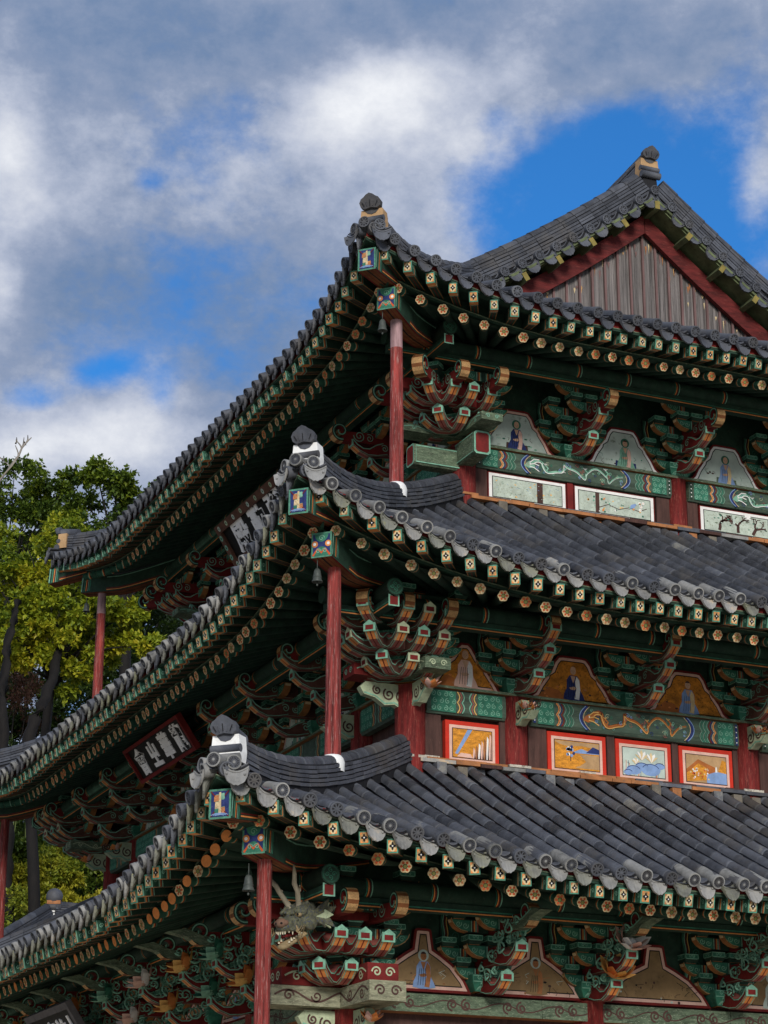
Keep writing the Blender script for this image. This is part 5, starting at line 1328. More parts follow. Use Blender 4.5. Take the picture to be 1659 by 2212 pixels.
for t in TI:
    src = build_bracket(t)
    for s in (0, 1):
        for i, a in enumerate(CLU[(t.k, s)]):
            lot = None
            if t.k == 1: lot = ((None, None), (0, None), (None, None), (None, None), (None, None))[i] if s == 0 else ((0, 1), (1, 0), (0, 2), (2, 1), (1, 0))[i % 5]
            if t.k == 1 and s == 0 and i == 1: lot = (0, 2)
            place_bracket(src, WM(s, a, t.o, t.zp), t, lot)
    # corner sets: arms to both faces and along the diagonal
    q = BR[t.k]
    for cx_, cy_, d1, d2, dg in ((-t.o, -t.o, 0, -90, -45), (-t.o, LY+t.o, -90, 180, -135), (LX+t.o, -t.o, 90, 0, 45)):
        b = MB(Matrix.Translation((cx_, cy_, t.zp)) @ RZ(dg)); base_block(b, w=.42); 
        for i, z in enumerate(q['lv']): b.box(-.07, .07, -(ST*(i+1))*1.3, 0.1, z, z+.15, G_DK); bearing(b, 0, -(ST*(i+1))*1.25, z+.13, .19, .1)
        for d, sg in ((d1, 1), (d2, -1)):
            b.setX(Matrix.Translation((cx_, cy_, t.zp)) @ RZ(d))
            for j in (1, 2, 3):
                for lv_ in (j-1, j):
                    if lv_ >= len(q['lv'])+(j > 2): continue
                    z = q['lv'][min(lv_, len(q['lv'])-1)]+.06+(.2 if lv_ >= len(q['lv']) else 0)
                    b.setX(Matrix.Translation((cx_, cy_, t.zp)) @ RZ(d) @ Matrix.Translation((sg*(.12-.06*j), 0, 0)))
                    cross_arm(b, .95 if lv_ == j else .66, -ST*j*.93, z)
                    for x in (-.33, .33) if lv_ == j else (-.2, .2): bearing(b, x, -ST*j*.93, z+.135)
        b.setX(Matrix())
        root = link('corner_bracket_set', b.mesh('corner_bracket_set'), hall)
        for d, sg in ((d1, 1), (d2, -1)):
            for j in range(3):
                for k, (L, z) in enumerate(zip(q['tip'], q['z'])):
                    if k < j-1: continue
                    sh = -ST*j*sg if dg == -45 else (-ST*j*sg)
                    M = Matrix.Translation((cx_, cy_, t.zp)) @ RZ(d) @ Matrix.Translation((sh, 0, 0))
                    c = MB(M); tongue(c, L+(.03*j), z+.002*j, RED_W if (t.k == 2) else RED, RED_PK, G_PL, border=(CARVE if t.k == 2 and (j+k) % 2 else G_PL)); link('bracket_tongue', c.mesh('bracket_tongue'), root)
                if j in (0, 2):
                    c = MB(Matrix.Translation((cx_, cy_, t.zp)) @ RZ(d) @ Matrix.Translation((-ST*j*sg, 0, 0))); scroll_head(c, q['outs']+.06, q['zs'], .12); link('scroll_head', c.mesh('scroll_head'), root)
        for k, (L, z) in enumerate(zip(q['tip'], q['z'])):
            c = MB(Matrix.Translation((cx_, cy_, t.zp)) @ RZ(dg)); tongue(c, L*1.36, z+.004, RED_W if t.k == 2 else RED, RED_PK, G_PL, hw=.065); link('bracket_tongue', c.mesh('bracket_tongue'), root)
        if t.k != 1 or dg != -45:
            c = MB(Matrix.Translation((cx_, cy_, t.zp)) @ RZ(dg)); scroll_head(c, q['outs']*1.36, q['zs'], .14, .07); link('scroll_head', c.mesh('scroll_head'), root)
    # eave purlins on the outermost arms, and the bearer boards under them
    zp = t.zf+0.36*(t.Vf-t.vw-.84)-.065-.10
    for s in (0, 1):
        b = MB(); L0, L1 = -t.o-.84-.62, (LX if s == 0 else LY)+t.o+.84+.62
        def P(a, out, z): return (a, -t.o-out, z) if s == 0 else (-t.o-out, a, z)
        b.tube([P(L0, .84, zp), P(L1, .84, zp)], .10, G_DK, 16)
        n = int((L1-L0)/.73)
        for k in range(n):
            a = L0+.5+k*.73
            for dx, m in ((0, G_MD), (.02, ORG), (.035, RED), (.06, G_PL)): b.tube([P(a+dx, .84, zp), P(a+dx+.012, .84, zp)], .1025, m, 16, caps=False)
        if s == 1:
            b.setX(Matrix.Translation(P(L0-.001, .84, zp))); b.flat(circ(0, 0, .09, 14), Vector((0, 0, 0)), VX, VZ, G_M2, .002); b.flat(circ(0, 0, .072, 14), Vector((0, 0, 0)), VX, VZ, G_DK, .0035); [b.ribbon(spiral(.036*math.cos(a_), .036*math.sin(a_), .026, 1.2, a_), .007, Vector((0, 0, 0)), VX, VZ, G_MD, .005) for a_ in (0, 1.57, 3.14, 4.71)]; b.setX(Matrix())
        link('eave_purlin', b.mesh('eave_purlin'), hall)
        b = MB()
        for out, zz, m in ((.84, zp-.10, G_DK),):
            A, B = L0+.04, L1-.04
            p, r = P(A, out+.05, zz-.10), P(B, out-.05, zz)
            b.box(min(p[0], r[0]), max(p[0], r[0]), min(p[1], r[1]), max(p[1], r[1]), zz-.10, zz, m)
            for dz in (.088, .06): 
                p, r = P(A, out+.0535, 0), P(B, out+.048, 0); b.box(min(p[0], r[0]), max(p[0], r[0]), min(p[1], r[1]), max(p[1], r[1]), zz-dz-.006, zz-dz+.006, ORG if dz > .07 else G_MD)
            # framed square end facing along the other direction
            if s == 1:
                b.setX(Matrix.Translation((-t.o-out, A-.001, zz-.05))); b.flat([(-.065, -.065), (.065, -.065), (.065, .065), (-.065, .065)], Vector((0, 0, 0)), VX, VZ, G_PL, .002); b.flat([(-.048, -.05), (.048, -.05), (.048, .05), (-.048, .05)], Vector((0, 0, 0)), VX, VZ, RED, .004); b.setX(Matrix())
        link('purlin_bearer', b.mesh('purlin_bearer'), hall)

# ================================================================ the gable of the top roof
def build_gable():
    yb = 0.62
    b = MB()                                      # vertical boards
    n = 26; x0, x1 = 0.5, LX-0.5
    for i in range(n):
        a, c = x0+(x1-x0)*i/n, x0+(x1-x0)*(i+1)/n; h1, h2 = zrake(a)-.30, zrake(c)-.30; y = yb+rnd.uniform(-.006, .006); zb = 13.9
        b.poly([(a, y, zb), (c-.004, y, zb), (c-.004, y, max(zb, h2)), (a, y, max(zb, h1))], GBOARD)
        b.poly([(c-.004, y, zb), (c-.004, y+.05, zb), (c-.004, y+.05, h2), (c-.004, y, h2)], BLK)
    for i in range(0, n+1):                       # peeling: pale torn fibres near the tops of the boards
        for _ in range(3):
            a = x0+(x1-x0)*(i+rnd.random())/n; zt = min(zrake(max(a, .5))-.50, 16)
            if zt < 14.2: continue
            z = zt-rnd.random()**2*.35; w = rnd.uniform(.008, .022); h = rnd.uniform(.04, .16); O = Vector((0, yb-.008, 0))
            b.flat([(a-w, z), (a-w*.2, z-h), (a+w*.3, z-h*.6), (a+w, z-h*.2), (a+w*.5, z+.01)], O, VX, VZ, rnd.choice((CRM_D, CRM_W, WOOD_O, GBATT, GBATT)), .003)
    g = link('gable_boards', b.mesh('gable_boards'), hall)
    for i in range(1, n, 1):
        a = x0+(x1-x0)*i/n; b = MB(); zt = zrake(a)-.31
        if i % 2 == 0 and False: continue
        b.box(a-.016, a+.016, yb-.035, yb-.005, 13.95, zt, GBATT); link('batten', b.mesh('batten'), g)
    def rake_band(y0, y1, d0, d1, mat, xa, xb, nm, front=None, taper=0.0):
        b = MB(); N = 24; pr = None
        for i in range(N+1):
            x = xa+(xb-xa)*i/N; z = zrake(x); k = 1+taper*abs(x-LX/2)/(LX/2)
            q = [b.v((x, y0, z-d1*k)), b.v((x, y1, z-d1*k)), b.v((x, y1, z-d0)), b.v((x, y0, z-d0))]
            if pr:
                fl = xb < xa
                for f_, m in (([pr[0], q[0], q[3], pr[3]], front or mat), ([pr[1], q[1], q[0], pr[0]], mat), ([pr[3], q[3], q[2], pr[2]], mat), ([pr[2], q[2], q[1], pr[1]], mat)):
                    b.f(f_[::-1] if fl else f_, m)
            else: b.f(q[::-1] if not (xb < xa) else q, mat)
            pr = q
        b.f(pr, mat)
        return link(nm, b.mesh(nm), hall)
    BARGE = paint('oxblood_bargeboard', '#5a1d1b', 0.4, '#85443c', 5, var=0.6, stretch=(0.6, 3, 3), bump=0.4)
    rake_band(0.50, 0.57, 0.21, 0.50, BARGE, LX/2-.006, -.2, 'bargeboard', taper=.05); rake_band(0.50, 0.57, 0.21, 0.50, BARGE, LX/2+.006, LX+.2, 'bargeboard', taper=.05)
    rake_band(0.24, 0.64, 0.075, 0.125, GMOSS, LX/2-.003, -.2, 'verge_board'); rake_band(0.24, 0.64, 0.075, 0.125, GMOSS, LX/2+.003, LX+.2, 'verge_board')
    rake_band(0.20, 0.245, 0.055, 0.10, GMOSS, LX/2-.003, -.2, 'verge_fillet'); rake_band(0.20, 0.245, 0.055, 0.10, GMOSS, LX/2+.003, LX+.2, 'verge_fillet')
    # dark backing and the verge lookouts with mossy yellow ends
    b = MB(); b.poly([(0.2, .66, 13.8), (LX-.2, .66, 13.8)]+[(x, .66, zrake(x)-.1) for x in [LX-.2-(LX-.4)*i/20 for i in range(21)]], BLK)
    link('gable_backing', b.mesh('gable_backing'), hall)
    b = MB(); b.box(-.038, .038, 0, .45, -.06, .06, GMOSS, front=GYEL); me = b.mesh('verge_lookout')
    for k, x in enumerate([LX/2+.02]+[LX/2+sg*(.52+.53*i) for i in range(5) for sg in (-1, 1)]):
        sl = 0 if k == 0 else math.atan((zrake(x+.05)-zrake(x-.05))/.1)
        link('verge_lookout', me, hall, Matrix.Translation((x, .16, zrake(x)-.195)) @ Matrix.Rotation(-sl, 4, 'Y'))
build_gable()

# ================================================================ corner props, bells, boards with writing, dragon head
def prop(c, t, off, zb, zt, m0, m1):
    x, y = -t.o-off, (-t.o-off if c == 0 else LY+t.o+off)
    b = MB(); n = 10; zs = [zb+(zt-zb)*i/n for i in range(n+1)]; bend = rnd.uniform(-.012, .012)
    b.tube([(x+bend*math.sin(i/n*3.1), y, z) for i, z in enumerate(zs)], lambda i: .088-.016*i/n, m0, 12, matf=lambda i, k: (m1 if i >= n-2 else m0))
    return link('corner_prop', b.mesh('corner_prop'), hall)
PL = ((t3, 1.66, 10.55, 12.80, POLE, POLE_G), (t2, 1.64, 6.85, 9.07, POLE, POLE), (t1, 1.57, 0.0, 5.60, POLE, POLE))
for t, off, zb, zt, m0, m1 in PL:
    for c in (0, 1): prop(c, t, off-(.19 if (c and t is t2) else 0), zb, zt, m0, m1)
for tk, off, c in ((2, 1.66, 0), (2, 1.66, 1), (1, 1.345+1.64-1.345, 0), (1, 1.64, 1)):   # plaster collars where the props stand on the ridges
    t = TI[tk-1]; v = off if tk == 2 else 1.345+1.64-1.345
    p = Vector((-t.w-off, -t.w-off if c == 0 else LY+t.w+off, 0)); z = zrow(t, off)+lift(t, 0, -off, off)+.06+.225
    b = MB(Matrix.Translation((p.x, p.y, z))); b.lathe([(.125, -.09), (.13, .01), (.115, .055), (.09, .085), (.06, .09)], PLAS, 14)
    link('plaster_collar', b.mesh('plaster_collar'), hall)

def wind_bell(p, label):
    r = empty('wind_bell', p); tag(r, label, 'wind bell', 'wind bells under the eave corners')
    b = MB(); b.lathe([(.0, -.005), (.022, -.012), (.036, -.035), (.042, -.08), (.047, -.125), (.060, -.155), (.058, -.162), (.046, -.15), (.038, -.08), (.02, -.03), (.0, -.02)], BRONZE, 18)
    b.lathe([(.045, -.098), (.049, -.102), (.049, -.110), (.046, -.114)], BRONZE, 18); link('bell', b.mesh('bell'), r)
    b = MB(); b.tube([(0, 0, .10), (0, 0, -.01)], .005, BRONZE, 6); link('hanger', b.mesh('hanger'), r)
    b = MB(); b.tube([(0, 0, -.03), (0, 0, -.19)], .004, BRONZE, 6); b.ellipsoid((0, 0, -.19), (.012, .012, .016), BRONZE, 8, 5); link('clapper', b.mesh('clapper'), r)
for t, dz, lab in ((t3, 0, 'small dark bronze wind bell under the near corner of the top roof'), (t2, 0, 'small dark bronze wind bell under the near corner of the middle roof'), (t1, 0, 'small dark bronze wind bell under the near corner of the lowest roof')):
    eu, zu, el, zl = CB[t.k]; o = t.o+el-.03
    wind_bell((-o-.045, -o+.045, zl-.15-.09-(.08 if t is t1 else 0)), lab)
eu, zu, el, zl = CB[3]; wind_bell((-el+.02, LY+el-.1, zl-.30), 'dark wind bell under the far corner of the top roof, against bright leaves')

CALL = paint('white_sign_lettering', '#faf8f6', 0.1, '#c4beb6', 12, var=0.06)
SIGNB = paint('black_lacquer_board', '#0d0c0c', 0.15, '#2a2624', 6, var=0.3, rough=0.5)
SBR = paint('brown_sign_frame', '#5a3b2c', 0.3, '#7a5a44', 8, var=0.35); SGR = paint('grey_sign_frame', '#605c5c', 0.3, '#7f7a78', 6, var=0.25)
def signboard(txt, xt, zt, xb, zb, hw, fw, frm, label, size, sx=0.8, ymid=LY/2, flowers=False, frm2=None, pad=.05):
    """board hung on the front, top leaning out; local X runs towards -y (the reader's right), Z up the board"""
    up = Vector((xt-xb, 0, zt-zb)); h = up.length; up.normalize(); X = Vector((0, -1, 0)); N = X.cross(up)      # faces out and down
    M = Matrix(((X.x, -N.x, up.x, (xt+xb)/2), (X.y, -N.y, up.y, ymid), (X.z, -N.z, up.z, (zt+zb)/2), (0, 0, 0, 1)))
    r = empty('signboard'); r.matrix_world = M; tag(r, label, 'signboard')
    b = MB(); b.box(-hw+fw*.6, hw-fw*.6, -.005, .03, -h/2+fw*.6, h/2-fw*.6, SIGNB); link('board', b.mesh('board'), r)
    b = MB(); f2 = frm2 or frm
    for (x0, x1, z0, z1, m) in ((-hw, hw, h/2-fw, h/2, frm), (-hw, hw, -h/2, -h/2+fw, f2), (-hw, -hw+fw, -h/2+fw, h/2-fw, frm), (hw-fw, hw, -h/2+fw, h/2-fw, f2)): b.box(x0, x1, -.05, .035, z0, z1, m)
    if flowers:
        for k in range(9):
            for z in (h/2-fw/2, -h/2+fw/2): b.flat(circ(-hw+.15+k*(2*hw-.3)/8, z, fw*.33, 8), Vector((0, -.05, 0)), VX, VZ, CARVE if k % 2 else PANEL_G, .003); b.flat(circ(-hw+.15+k*(2*hw-.3)/8, z, fw*.14, 6), Vector((0, -.05, 0)), VX, VZ, G_MD, .005)
        for k in range(3):
            for x in (-hw+fw/2, hw-fw/2): b.flat(circ(x, -h/2+.2+k*(h-.4)/2, fw*.36, 8), Vector((0, -.05, 0)), VX, VZ, G_PL, .003); b.flat(circ(x, -h/2+.2+k*(h-.4)/2, fw*.16, 6), Vector((0, -.05, 0)), VX, VZ, G_DK, .005)
    link('frame', b.mesh('frame'), r)
    # the characters, as carved raised strokes
    n = len(txt)
    for i, ch in enumerate(txt):
        cu = bpy.data.curves.new('glyph', 'FONT'); cu.body = ch; cu.size = size; cu.offset = 0.016*size/.4; cu.extrude = .008; cu.align_x = 'CENTER'; cu.align_y = 'CENTER'
        ob = bpy.data.objects.new('glyph', cu); COL.objects.link(ob); bpy.context.view_layer.update()
        me = bpy.data.meshes.new_from_object(ob.evaluated_get(bpy.context.evaluated_depsgraph_get()))
        bpy.data.objects.remove(ob); bpy.data.curves.remove(cu)
        V = []; F = []; k = 0
        if not me.vertices: continue
        xs_ = [v.co.x for v in me.vertices]; ys_ = [v.co.y for v in me.vertices]; mx, my = (min(xs_)+max(xs_))/2, (min(ys_)+max(ys_))/2
        cx = -hw+fw+pad+(i+.5)*(2*(hw-fw-pad))/n
        tilt = rnd.uniform(-.05, .05)
        for v in me.vertices:
            a, c = (v.co.x-mx)*sx, (v.co.y-my); V.append((cx+a-tilt*c, -.012-v.co.z, c+tilt*a))
        F += [[k+q for q in p.vertices] for p in me.polygons]; bpy.data.meshes.remove(me)
        me = bpy.data.meshes.new('character'); me.from_pydata(V, [], F); me.materials.append(CALL); link('character', me, r)
    return r
signboard('會㞢華龍', -2.64, 8.87, -2.33, 8.43, 1.16, .05, RED, 'black signboard with four white brush characters in a red frame', .40, .88, frm2=RED)
signboard('殿勒彌', -1.30, 12.47, -.92, 11.86, 1.36, .13, SBR, 'black signboard in a brown frame with small flower rosettes under the top eave', .52, 1.0, flowers=True, pad=.2)
signboard('殿寶慈大', -3.90, 5.08, -3.42, 4.38, .98, .09, SGR, 'black signboard in a plain grey frame under the lowest eave', .50, .85)

def dragon_head():
    off = t1.o+1.08; p = Vector((-off, -off, 5.04)); out = Vector((-.80, -.60, -.30)).normalized()
    Y = -out; X = Y.cross(VZ).normalized(); Z = X.cross(Y); X = Y.cross(Z)
    M = Matrix(((X.x, Y.x, Z.x, p.x), (X.y, Y.y, Z.y, p.y), (X.z, Y.z, Z.z, p.z), (0, 0, 0, 1))) @ Matrix.Scale(.98, 4)
    b = MB()
    E = b.ellipsoid
    E((0, .22, .03), (.15, .26, .15), DRG, 18, 12); E((0, -.02, .00), (.105, .20, .085), DRG, 18, 12); E((0, -.16, -.005), (.095, .085, .07), DRG, 16, 10)
    for s in (-1, 1):
        E((s*.085, .05, .10), (.06, .07, .05), DRG, 12, 8); E((s*.08, .10, .145), (.045, .08, .03), DRG, 10, 7); E((s*.125, .14, -.03), (.05, .11, .075), DRG, 10, 8)
        E((s*.065, -.16, .02), (.035, .045, .03), DRG, 10, 6); E((s*.09, -.08, -.045), (.03, .13, .03), DRG, 10, 6)
    E((0, .04, .10), (.04, .14, .04), DRG, 10, 7); E((0, .5, 0), (.10, .22, .11), DRG, 12, 8)
    r2 = random.Random(3)
    for i in range(70):                          # carved scales and wrinkles
        a, q = r2.uniform(.1, 3.04), r2.uniform(-.1, .42); rr = .15 if q > .02 else .10
        E((rr*math.cos(a)*1.0, q, .02+rr*math.sin(a)*1.0), (.020, .024, .016), DRG, 6, 4)
    for s in (-1, 1):
        for k in range(4): E((s*(.075+.01*k), .02+.045*k, .135+.012*k), (.022, .03, .028), DRG, 6, 4)
        for k in range(3): E((s*.10, -.10+.05*k, -.01-.012*k), (.016, .035, .012), DRG, 6, 4)
    me = b.mesh('dragon_head'); h = link('dragon_head', me, hall, M); rm = h.modifiers.new('fuse', 'REMESH'); rm.mode = 'VOXEL'; rm.voxel_size = .009; rm.use_smooth_shade = True
    sm = h.modifiers.new('soft', 'SMOOTH'); sm.factor = .5; sm.iterations = 1
    b = MB(); b.ellipsoid((0, -.22, .03), (.062, .055, .05), DRG_R, 14, 9)
    for s in (-1, 1): b.ellipsoid((s*.03, -.262, .035), (.014, .012, .012), BLK, 8, 5); b.ellipsoid((s*.05, -.215, .03), (.032, .036, .03), DRG_R, 10, 6)
    link('nose', b.mesh('nose'), h)
    b = MB()                                       # open lower jaw with tongue and teeth
    for i in range(10):
        q = i/9; b.ellipsoid((0, .12-.36*q, -.13-.07*q), (.085-.02*q, .05, .032), DRG_T, 12, 6)
    link('lower_jaw', b.mesh('lower_jaw'), h)
    b = MB(); b.ellipsoid((0, -.05, -.105), (.045, .17, .02), RED, 10, 6); link('tongue', b.mesh('tongue'), h)
    b = MB()
    for s in (-1, 1):
        for i in range(6):
            y = -.21+.05*i; L = .045 if i == 1 else .02
            for (z0, z1, xx) in ((-.052, -.052-L, .085-.01*(i == 0)), (-.165+.01*i, -.165+.01*i+L*.8, .06)): b.tube([(s*xx, y, z0), (s*xx*.96, y-.004, z1)], lambda k: (.013, .003)[k], IVORY, 6)
    for i in range(4): b.tube([(-.04+.027*i, -.235, -.05), (-.04+.027*i, -.24, -.078)], lambda k: (.012, .006)[k], IVORY, 6)
    link('teeth', b.mesh('teeth'), h)
    for s in (-1, 1):
        b = MB(); b.ellipsoid((s*.085, .004, .106), (.048, .044, .030), DRG, 12, 8); b.ellipsoid((s*.085, -.005, .083), (.036, .034, .032), DRG_T, 12, 8); b.ellipsoid((s*.092, -.036, .085), (.014, .008, .014), BLK, 8, 5); link('eye', b.mesh('eye'), h)
        b = MB(); P = [(s*.05, .08, .13), (s*.075, .04, .22), (s*.105, .0, .31), (s*.11, -.05, .39), (s*.165, -.11, .49), (s*.20, -.16, .58)]
        b.tube(P, lambda i: (.030, .028, .026, .026, .022, .010)[i], ANT, 9); b.tube([(s*.10, .04, .31), (s*.14, .0, .36)], lambda k: (.02, .008)[k], ANT, 7); link('horn', b.mesh('horn'), h)
        b = MB()                                   # flame-like mane behind the cheek
        for k in range(9):
            a = -1.15+.3*k; L = .15+.04*(k % 3); base = Vector((s*.13, .22+.02*(k % 2), .02)); d = Vector((s*(.55), .55+.1*math.cos(a), math.sin(a)*.95)).normalized(); e = d.cross(Vector((s, -.3, 0))).normalized()
            P = [base-e*.045, base+d*L*.45-e*.05+Vector((s*.03, 0, 0)), base+d*L+e*.025, base+d*L*.5+e*.04+Vector((s*.03, 0, 0)), base+e*.045]
            n_ = Vector((s*.018, .0, 0)); A = [b.v(p) for p in P]; B = [b.v(p+n_) for p in P]
            m = (DRG, CARVE, DRG)[k % 3]
            b.f(A, m); b.f(B[::-1], m)
            for i in range(5): b.f([A[i], B[i], B[(i+1) % 5], A[(i+1) % 5]], m)
        link('mane', b.mesh('mane'), h)
        b = MB()
        for k in range(3): b.tube([(s*.08, -.1, -.05+.03*k), (s*(.14+.02*k), -.16, -.08-.02*k), (s*(.17+.02*k), -.11, -.02)], lambda i: (.012, .008, .003)[i], DRG_T, 6)
        link('whisker', b.mesh('whisker'), h)
dragon_head()
# ================================================================ behind the hall: hillside, trees, shrubs, a smaller hall
def at(px, py, D):                        # the point D metres away (level distance) in the direction of a spot of the view
    d = Fv+R2*((px-829.5)/FPX)+U2*((1106-py)/FPX); return CAMP+d*(D/math.hypot(d.x, d.y))
def hz(x, y):
    def sm(a, b, q): q = max(0, min(1, (q-a)/(b-a))); return q*q*(3-2*q)
    return 8.5*sm(20, 36, y)+10.5*sm(36, 75, y)+0.5*math.sin(x*.23+y*.11)*sm(20, 40, y)
def build_hill():
    b = MB(); m = paint('forest_floor', '#2c2a1c', 0.5, '#3f4a22', 0.8, var=0.5, bump=0.6)
    X = [-90+6*i for i in range(31)]; Yq = [18+3.2*j for j in range(30)]
    I = [[b.v((x, y, hz(x, y)-.05 if y > 19 else -.3)) for x in X] for y in Yq]
    for j in range(29):
        for i in range(30): b.f([I[j][i], I[j][i+1], I[j+1][i+1], I[j+1][i]], m, True)
    o = link('hill', b.mesh('hill')); o['kind'] = 'structure'
build_hill()

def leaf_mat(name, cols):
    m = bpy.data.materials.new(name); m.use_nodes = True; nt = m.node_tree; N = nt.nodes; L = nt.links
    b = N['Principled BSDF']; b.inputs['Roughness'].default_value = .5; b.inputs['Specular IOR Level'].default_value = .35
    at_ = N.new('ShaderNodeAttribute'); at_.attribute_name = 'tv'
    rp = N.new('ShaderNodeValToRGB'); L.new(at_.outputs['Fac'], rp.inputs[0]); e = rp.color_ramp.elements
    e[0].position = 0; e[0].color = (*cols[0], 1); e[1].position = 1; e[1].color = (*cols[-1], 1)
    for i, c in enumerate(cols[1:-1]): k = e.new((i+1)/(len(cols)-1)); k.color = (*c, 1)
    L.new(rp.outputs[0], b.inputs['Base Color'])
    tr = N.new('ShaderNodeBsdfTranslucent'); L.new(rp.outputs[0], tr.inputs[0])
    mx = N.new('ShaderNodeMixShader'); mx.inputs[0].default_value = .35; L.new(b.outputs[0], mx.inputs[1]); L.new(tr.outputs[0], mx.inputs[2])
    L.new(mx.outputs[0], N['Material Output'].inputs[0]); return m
LEAF = leaf_mat('broad_leaves', [(.012, .024, .007), (.03, .055, .012), (.07, .12, .018), (.16, .23, .02), (.34, .38, .022), (.50, .42, .025)])
BAMB = leaf_mat('bamboo_leaves', [(.014, .032, .009), (.04, .08, .015), (.10, .16, .02), (.24, .28, .025), (.45, .40, .03)])
def leaf(b, p, d, n, L, w, mat):
    d = d.normalized(); s = d.cross(n)
    if s.length < 1e-4: s = d.cross(VX)
    s = s.normalized()*w; n = s.cross(d).normalized()
    q = [b.v(p), b.v(p+d*L*.45+s-n*w*.25), b.v(p+d*L), b.v(p+d*L*.45-s-n*w*.25)]
    b.f([q[0], q[1], q[2]], mat); b.f([q[0], q[2], q[3]], mat)
def rv(r): return Vector((r.gauss(0, 1), r.gauss(0, 1), r.gauss(0, 1))).normalized()
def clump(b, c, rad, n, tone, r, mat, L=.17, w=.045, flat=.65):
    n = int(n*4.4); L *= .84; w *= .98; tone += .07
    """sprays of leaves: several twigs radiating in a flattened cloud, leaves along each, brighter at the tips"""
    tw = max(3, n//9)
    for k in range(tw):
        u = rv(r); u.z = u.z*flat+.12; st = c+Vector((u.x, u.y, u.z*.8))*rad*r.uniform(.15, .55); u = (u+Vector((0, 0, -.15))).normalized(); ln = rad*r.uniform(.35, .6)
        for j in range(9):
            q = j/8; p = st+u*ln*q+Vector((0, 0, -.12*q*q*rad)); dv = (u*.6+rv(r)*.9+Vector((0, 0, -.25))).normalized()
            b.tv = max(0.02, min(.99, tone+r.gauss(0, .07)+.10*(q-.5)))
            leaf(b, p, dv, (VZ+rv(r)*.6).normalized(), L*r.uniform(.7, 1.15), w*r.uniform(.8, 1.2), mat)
def limb(b, a, c, r0, r1, r, m=BARK, n=7, sag=.12):
    L = (c-a).length; P = []
    for i in range(n+1):
        q = i/n; p = a.lerp(c, q)+Vector((r.gauss(0, .05), r.gauss(0, .05), r.gauss(0, .03)))*L*.25*math.sin(q*math.pi)+Vector((0, 0, sag*L*math.sin(q*math.pi))); P.append(p)
    b.tube(P, lambda i: r0+(r1-r0)*i/n, m, 7, caps=False)
    return P
def tree(name, label, cat, base, fork, clumps, tone_f, seed, r0=.28, per=190, L=.17, w=.045, group=None, mat=None):
    r = random.Random(seed); root = empty(name, base); tag(root, label, cat, group)
    T = Matrix.Translation(-Vector(base))
    b = MB(T); limb(b, Vector(base)-VZ*.6, Vector(fork), r0, r0*.62, r, n=9, sag=0.03)
    for c, rad in clumps: limb(b, Vector(fork)-VZ*r.uniform(0, .8), c, r0*.22, .012, r)
    link('trunk', b.mesh('trunk'), root)
    b = MB(T)
    for c, rad in clumps:
        tone = tone_f(c)+r.uniform(-.08, .08)
        for k in range(5):
            sub = c+Vector((r.gauss(0, .5), r.gauss(0, .5), r.gauss(0, .30)))*rad
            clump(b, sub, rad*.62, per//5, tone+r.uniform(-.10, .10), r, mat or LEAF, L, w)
    link('crown', b.mesh('crown'), root)
    return root
def C3(lst, D, jit=0): return [(at(x, y, D+(dz if len(q) else 0)), rr) for (x, y, rr, *q) in lst for dz in ((q[0] if q else 0),)]
# broad tree with lit yellow-green sprays, nearest
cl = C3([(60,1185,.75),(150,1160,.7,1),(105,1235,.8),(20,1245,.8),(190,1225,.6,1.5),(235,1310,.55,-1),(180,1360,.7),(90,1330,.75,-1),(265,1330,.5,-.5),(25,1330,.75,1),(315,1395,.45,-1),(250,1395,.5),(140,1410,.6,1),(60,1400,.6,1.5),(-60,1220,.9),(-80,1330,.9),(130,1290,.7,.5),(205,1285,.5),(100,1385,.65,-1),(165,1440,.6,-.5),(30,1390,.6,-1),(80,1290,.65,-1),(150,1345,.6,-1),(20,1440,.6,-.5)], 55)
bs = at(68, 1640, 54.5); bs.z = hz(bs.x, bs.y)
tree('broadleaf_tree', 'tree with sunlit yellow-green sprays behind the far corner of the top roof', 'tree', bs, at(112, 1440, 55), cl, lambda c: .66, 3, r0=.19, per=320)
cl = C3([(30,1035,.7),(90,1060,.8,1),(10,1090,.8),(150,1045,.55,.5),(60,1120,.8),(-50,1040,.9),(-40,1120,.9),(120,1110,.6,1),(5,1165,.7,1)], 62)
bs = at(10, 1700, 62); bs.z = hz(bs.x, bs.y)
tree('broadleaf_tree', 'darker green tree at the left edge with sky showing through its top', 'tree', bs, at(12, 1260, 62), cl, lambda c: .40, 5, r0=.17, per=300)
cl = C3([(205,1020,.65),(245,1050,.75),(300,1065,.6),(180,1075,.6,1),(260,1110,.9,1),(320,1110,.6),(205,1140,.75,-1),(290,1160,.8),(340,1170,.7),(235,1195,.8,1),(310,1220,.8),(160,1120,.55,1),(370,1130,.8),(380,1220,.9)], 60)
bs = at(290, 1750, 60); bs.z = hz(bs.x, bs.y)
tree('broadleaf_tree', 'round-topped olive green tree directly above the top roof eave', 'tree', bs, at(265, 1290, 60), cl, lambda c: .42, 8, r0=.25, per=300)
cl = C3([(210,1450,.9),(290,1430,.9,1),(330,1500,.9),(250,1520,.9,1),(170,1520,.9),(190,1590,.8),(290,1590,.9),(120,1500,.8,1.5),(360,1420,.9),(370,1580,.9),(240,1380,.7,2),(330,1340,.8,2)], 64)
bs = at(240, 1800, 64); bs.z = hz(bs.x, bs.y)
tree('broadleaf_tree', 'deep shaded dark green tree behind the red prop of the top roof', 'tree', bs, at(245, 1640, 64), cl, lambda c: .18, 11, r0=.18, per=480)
cl = C3([(20,1480,.9),(60,1560,.9),(0,1580,.9),(120,1600,.8),(-40,1520,1.0),(40,1640,.9),(180,1680,.9),(100,1690,.9)], 68)
